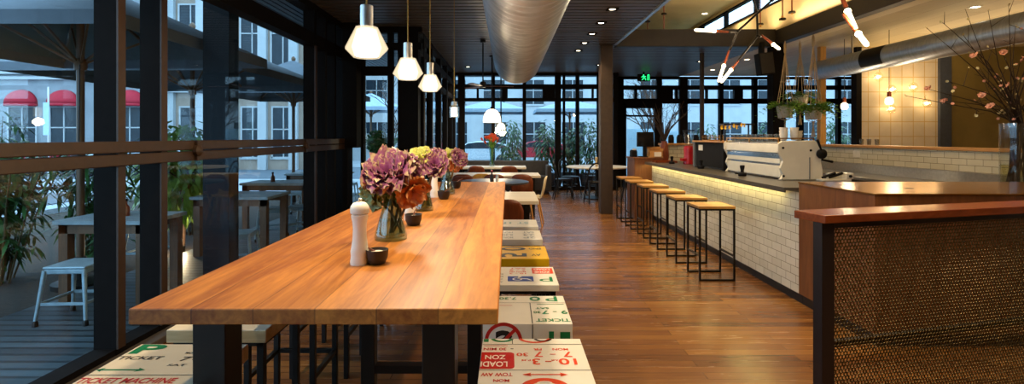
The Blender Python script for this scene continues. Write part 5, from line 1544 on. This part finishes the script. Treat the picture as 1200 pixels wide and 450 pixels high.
dz_ = [(-2.95, 5.6, .2, 'pale metal stool between the window mullions and the dark column'), (-4.2, 6.0, .1, 'pale metal stool left of the middle deck table'), (-3.45, 7.5, .3, 'pale metal stool behind the middle deck table'), (-3.1, 7.75, -.1, 'pale metal stool between the middle and third deck tables'),
       (-3.55, 9.25, .1, 'pale metal stool just behind the third deck table'), (-3.2, 9.6, .2, 'pale metal stool nearest the windows on the far deck'), (-4.0, 9.7, 0, 'pale metal stool on the garden side before the farthest table'), (-3.6, 11.6, .1, 'farthest pale metal stool on the deck')]
for x, y, rz, lb in dz_: dup(ds, (x, y, DZ), rz, lb)
for x, y, lb in ((-3.62, 4.85, 'dark bottle on the nearest deck table'), (-3.6, 6.7, 'dark bottle on the middle deck table'), (-3.9, 8.5, 'dark bottle on the third deck table')):
    t = thing('sauce_bottle', lb, 'bottle', (x, y, .70), 'bottles on the deck tables')
    b = MB(); b.lathe([(0, 0), (.035, 0), (.035, .08), (.015, .11), (.015, .14)], (x, y, .70), 14); b.build('body', 'ply_brown', t)
    b = MB(); b.lathe([(.017, .135), (.017, .16), (0, .16)], (x, y, .70), 10); b.build('cap', 'black', t)

# umbrellas
def umbrella(x, y, z0, hx, hy, ze, za, label, mat, pole='brownpole', group='market umbrellas outside'):
    t = thing('market_umbrella', label, 'umbrella', (x, y, z0), group)
    rim = []
    N = 6
    cs = [(-hx, -hy), (hx, -hy), (hx, hy), (-hx, hy)]
    for k in range(4):
        p, q = cs[k], cs[(k + 1) % 4]
        for i in range(N): rim.append((p[0] + (q[0] - p[0]) * i / N, p[1] + (q[1] - p[1]) * i / N))
    b = MB(); m = len(rim); rings = [1.0, .8, .6, .4, .2, .04]
    vs = []
    for f_ in rings:
        for rx, ry in rim: vs.append((x + rx * f_, y + ry * f_, za - (za - ze) * (f_ ** .92)))
    fs = [(k * m + i, k * m + (i + 1) % m, (k + 1) * m + (i + 1) % m, (k + 1) * m + i) for k in range(len(rings) - 1) for i in range(m)]
    b.add(vs, fs); b.add([vs[(len(rings) - 1) * m + i] for i in range(m)], [tuple(range(m))])
    val = [(x + rx * 1.0, y + ry * 1.0, ze - .11) for rx, ry in rim]
    b.add(vs[:m] + val, [(m + i, m + (i + 1) % m, (i + 1) % m, i) for i in range(m)])
    b.build('canopy', mat, t, 0, .008)
    b = MB(); b.tube([(x, y, z0), (x, y, za - .06)], .035, 12); b.build('pole', pole, t)
    b = MB(); b.lathe([(.0, za - .02), (.04, za - .02), (.05, za + .03), (.02, za + .07), (0, za + .08)], (x, y, 0), 12); b.build('finial', pole, t)
    for k, (cx, cy) in enumerate(cs + [(0, -hy), (hx, 0), (0, hy), (-hx, 0)]):
        b = MB(); b.bar((x, y, za - .1), (x + cx * .97, y + cy * .97, ze - .02), .022, .03); b.build('rib', pole, t)
        b = MB(); b.bar((x, y, ze - .25), (x + cx * .5, y + cy * .5, (za + ze) / 2 - .06), .018, .022); b.build('strut', pole, t)
    b = MB(); b.lathe([(.055, ze - .3), (.06, ze - .2), (.04, ze - .18)], (x, y, 0), 14); b.build('runner', pole, t)
    b = MB(); b.lathe([(.24, 0), (.24, .05), (.06, .08), (.05, .3), (.04, .3)], (x, y, z0), 18); b.build('base', 'black', t)
    b = MB(); b.lathe([(.0, 0), (.06, 0), (.07, .03), (.06, .06), (0, .06)], (x + .0, y - .03, z0 + 1.28), 12); b.tube([(x + .03, y - .06, z0 + 1.3), (x + .05, y - .07, ze - .25)], .006, 6); b.build('winder', 'black', t)
umbrella(-4.38, 5.25, DZ - .03, 1.3, 1.3, 2.43, 3.1, 'nearest grey market umbrella over the first deck table', 'umbrella')
umbrella(-5.05, 8.2, DZ - .03, 1.6, 1.55, 2.42, 3.2, 'middle grey market umbrella with its corner toward the windows', 'umbrella')
umbrella(-4.75, 11.35, DZ - .03, 1.35, 1.3, 2.42, 3.15, 'far grey market umbrella over the end of the deck', 'umbrella')
umbrella(-.57, 19, -.1, 1.2, 1.2, 2.42, 2.85, 'pale umbrella seen through the middle far windows', 'umbrella_far')
umbrella(2.3, 19, -.1, 1.3, 1.2, 2.42, 2.85, 'pale umbrella partly behind the brown column outside', 'umbrella_far')
umbrella(-4.7, 17.6, -.1, 1.1, 1.1, 2.42, 2.95, 'pale umbrella seen above the cabbage flowers through the side pane', 'umbrella_far')

# trees and pots beyond the far windows
def tub(x, y, z, r, h, label):
    b = MB(); b.lathe([(0, 0), (r * .75, 0), (r, h), (r * .88, h), (r * .85, h * .85), (0, h * .85)], (x, y, z), 20)
    o = b.build('planter_tub', 'black'); tag(o, label, 'planter', 'dark planters outside the far windows')
for k, (px, py, Y, r, h, w, lb) in enumerate(((600, 150, 15.9, .40, 1.75, 0, 'dark leafy tree in a tub behind the orange flowers'), (641, 150, 15.7, .42, 1.7, 0, 'dark leafy tree in a tub left of the wide window post'), (690, 150, 15.6, .5, 1.75, 0, 'dark leafy tree in a tub left of the brown column'), (668, 150, 15.9, .32, 1.5, 0, 'narrow leafy tree between the far window posts'),
                                            (826, 150, 16.5, .5, 1.6, 0, 'dark shrub behind the coffee machines'), (898, 150, 16.4, .55, 1.7, 0, 'dark shrub behind the black column at the bar'), (976, 150, 16.2, .5, 1.9, 0, 'dark shrub in the right-hand far window'), (474, 160, 13.5, .3, 1.4, 1, 'spiky shrub beside the clipped ball behind the cabbages'))):
    x = X(px, Y); tub(x, Y, -.12, .3, .45, f'planter tub under the {lb[:60].replace("dark ", "")}')
    tree(x, Y, .26, h, r, lb, 'leaf_dark', 20 + k, 420, .03, .17, .55, .5)
x, Y = X(442, 12.5), 12.5
t = thing('topiary_ball', 'clipped dark green topiary ball outside behind the cabbage flowers', 'plant', (x, Y, -.12))
b = MB(); rr = random.Random(8)
for k in range(1500):
    v = Vector((rr.gauss(0, 1), rr.gauss(0, 1), rr.gauss(0, 1))).normalized(); b.leaf(Vector((x, Y, 1.32)) + v * .24, v + Vector((rr.uniform(-1, 1), rr.uniform(-1, 1), rr.uniform(-1, 1))) * .7, .07, .035, .1)
b.ball((x, Y, 1.32), .24, 16); b.build('foliage', 'leaf_dark', t)
b = MB(); b.tube([(x, Y, .3), (x, Y, 1.15)], .03, 8); b.build('trunk', 'bark', t)
tub(x, Y, -.12, .25, .45, 'planter tub below the clipped topiary ball')
# bare winter tree
x, Y = X(772, 18), 18
t = thing('bare_tree', 'leafless branching tree outside the glazed far door', 'tree', (x, Y, -.12), 'bare trees outside')
b = MB(); rr = random.Random(4)
def grow(p, d, L, r, k):
    q = p + d * L; b.tube([p, p.lerp(q, .5) + Vector((rr.uniform(-.04, .04), 0, 0)), q], [r, r * .85, r * .7], 5, False)
    if k == 0: return
    for i in range(3 if k > 2 else 2):
        nd = (d + Vector((rr.uniform(-.8, .8), rr.uniform(-.6, .6), rr.uniform(-.25, .5)))).normalized(); grow(p.lerp(q, rr.uniform(.65, 1)), nd, L * rr.uniform(.6, .82), r * .62, k - 1)
grow(Vector((x, Y, -.12)), Vector((0.02, 0, 1)), 1.35, .07, 6)
b.build('branches', 'bark', t)
x = X(452, 14.5)
t = thing('bare_tree', 'bare curved branches outside above the topiary ball', 'tree', (x, 14.6, -.12), 'bare trees outside')
b = MB(); grow(Vector((x, 14.6, -.12)), Vector((0.05, 0, 1)), 1.2, .05, 4); b.build('branches', 'bark', t)

# street furniture, cars
t = thing('hoarding', 'pale blue hoarding panel outside the glazed door', 'sign', (X(750, 20), 20, -.12))
b = MB(); b.box(X(735, 20), X(768, 20), 20, 20.06, -.05, 1.75); b.build('panel', 'hoarding', t, .01)
for px in (738, 765):
    b = MB(); b.box(X(px, 20) - .03, X(px, 20) + .03, 20.06, 20.1, -.12, 1.7); b.build('post', 'steel', t)
t = thing('hoarding', 'pale blue hoarding panel seen between far window mullions right of the door', 'sign', (X(785, 19), 19, -.12))
b = MB(); b.box(X(774, 19), X(806, 19), 19.2, 19.26, -.05, 1.65); b.build('panel', 'hoarding', t, .01)
for px in (778, 800):
    b = MB(); b.box(X(px, 19) - .03, X(px, 19) + .03, 19.26, 19.3, -.12, 1.6); b.build('post', 'steel', t)
t = thing('street_sign', 'small square white sign on a post outside the side pane', 'sign', (X(428, 15), 15, -.12))
b = MB(); b.tube([(X(428, 15), 15.03, -.12), (X(428, 15), 15.03, 1.7)], .025, 8); b.build('post', 'steel', t)
b = MB(); b.box(X(423.5, 15), X(433, 15), 14.99, 15.01, 1.15, 1.5); b.build('plate', 'white', t, .004)
t = thing('street_sign', 'narrow pale parking sign on a pole before the awning building', 'sign', (X(54, 18), 18, -.12))
b = MB(); b.tube([(X(56, 18), 18.03, -.12), (X(56, 18), 18.03, 3.2)], .03, 8); b.build('post', 'steel', t)
b = MB(); b.box(X(51, 18), X(58, 18), 17.98, 18.0, 1.5, 2.65); b.build('plate', 'hoarding', t, .004)
def car(px, Y, L, label, mat):
    x = X(px, Y); t = thing('parked_car', label, 'car', (x, Y, -.1), 'cars in the street')
    body = [(-.5, .22), (-.5, .55), (-.46, .68), (-.24, .80), (-.12, 1.12), (0, 1.2), (.2, 1.2), (.36, 1.02), (.46, .82), (.5, .7), (.5, .25)]
    b = MB(); b.prism([(x + u * L, z) for u, z in body], Y - .8, Y + .8, 'Y'); b.build('body', mat, t, .05)
    b = MB(); b.prism([(x + u * L, z) for u, z in ((-.21, .82), (-.11, 1.09), (0, 1.15), (.19, 1.15), (.33, .99), (.4, .83))], Y - .81, Y + .81, 'Y'); b.build('windows', 'winblue', t)
    for u in (-.3, .3):
        for yy in (Y - .8, Y + .62):
            b = MB(); b.x = Matrix.Translation((x + u * L, yy, .21)) @ Matrix.Rotation(-PI / 2, 4, 'X'); b.lathe([(0, 0), (.2, -.01), (.31, 0), (.31, .18), (0, .18)], (0, 0, 0), 22); b.build('wheel', 'tyre', t)
    b = MB(); b.box(x - .505 * L, x - .49 * L, Y - .6, Y + .6, .55, .65); b.build('lamps', 'white', t)
car(152, 20.5, 3.6, 'silver car parked before the awning building', 'carwhite')
car(30, 20.6, 3.6, 'red car low behind the bamboo at the left', 'carred')
car(560, 27.5, 4.3, 'silver car passing beyond the far windows', 'carwhite')
car(628, 30.5, 4.0, 'red car beyond the far window between two umbrellas', 'carred')

# buildings
def house(x0, x1, Y, h, label, wall, windows, name='street_building', extras=()):
    t = thing(name, label, 'building', ((x0 + x1) / 2, Y, -.2), 'buildings across the street')
    b = MB(); b.box(x0, x1, Y, Y + 6, -.2, h); b.build('wall', wall, t)
    for (a0, a1, z0, z1) in windows:
        b = MB()
        for bx in ((a0 - .07, a0, z0 - .07, z1 + .07), (a1, a1 + .07, z0 - .07, z1 + .07), (a0, a1, z1, z1 + .07), (a0 - .12, a1 + .12, z0 - .12, z0), ((a0 + a1) / 2 - .025, (a0 + a1) / 2 + .025, z0, z1), (a0, a1, z0 + (z1 - z0) * .55, z0 + (z1 - z0) * .55 + .05)):
            b.box(bx[0], bx[1], Y - .06, Y + .02, bx[2], bx[3])
        w = b.build('window', 'facade_white', t); b = MB(); b.box(a0, a1, Y - .02, Y - .005, z0, z1); b.build('pane', 'winblue', w)
    return t
Y = 23.0
wins = []
for px in (27, 76, 153): wins.append((X(px, Y) - .6, X(px, Y) + .6, .7, 2.75))
for px in (22, 72, 150, -20): wins.append((X(px, Y) - .5, X(px, Y) + .5, 4.6, 6.2))
t = house(X(-90, Y), X(172, Y), Y, 9, 'pale grey corner building with three red dome awnings', 'facade', wins)
b = MB()
for z in (4.0, 4.25, 6.6): b.box(X(-90, Y), X(172, Y), Y - .18, Y, z, z + .12)
b.build('cornice', 'facade_white', t)
for px in (27, 76, 153):
    b = MB(); xc = X(px, Y); w = .66; vs = []
    nu, nv = 14, 7
    def fn(u, v):
        a = PI * u; e = (PI / 2) * v
        return Vector((xc - w * math.cos(a) * math.cos(e), Y - .6 * math.sin(a) * math.cos(e), 2.92 + .62 * math.sin(e)))
    b.sheet(fn, nu, nv)
    b.sheet(lambda u, v: Vector((xc - w * math.cos(PI * u), Y - .6 * math.sin(PI * u), 2.92 - .12 * v)), nu, 1)
    b.build('awning', 'awning', t, 0, .02)
Y = 24.0
wins = []
for i in range(4):
    a = X(206 + 36 * i, Y); wins.append((a + .25, a + 1.25, .5, 2.8)); wins.append((a + .2, a + 1.25, 4.6, 7.6))
t = house(X(196, Y), X(356, Y), Y, 12, 'buff shopfront building with white pilasters across the street', 'facade_warm', wins)
b = MB()
for i in range(5): b.box(X(201 + 36 * i, Y) - .2, X(201 + 36 * i, Y) + .2, Y - .2, Y, -.2, 8.2)
b.box(X(196, Y), X(356, Y), Y - .3, Y, 3.5, 4.1); b.box(X(196, Y), X(356, Y), Y - .25, Y, 8.2, 8.6); b.build('pilasters', 'facade_white', t)
b = MB(); text_on(b, 'S', (X(226, Y), Y - .02, 6.2), (1, 0, 0), (0, 0, 1), .9, .6, .02); b.build('letter', 'facade', t)
Y = 34.0
wins = []
for i in range(14):
    a = -12 + 2.6 * i; wins.append((a, a + 1.5, .6, 2.4)); wins.append((a, a + 1.4, 3.6, 5.2))
house(-16, 26, Y, 8.5, 'long pale terrace of buildings far beyond the far windows', 'facade_white', wins)
house(-34, -17, 30, 8, 'pale building at the end of the street left of the terrace', 'facade_white', [(-30 + 3 * i, -28.4 + 3 * i, .6, 2.6) for i in range(4)])

# ------------------------------------------------------------------ lamps standing in the café's unseen near end
for o in list(S.objects):
    if o.type == 'MESH' and not o.data.materials: o.data.materials.append(M['frame'])
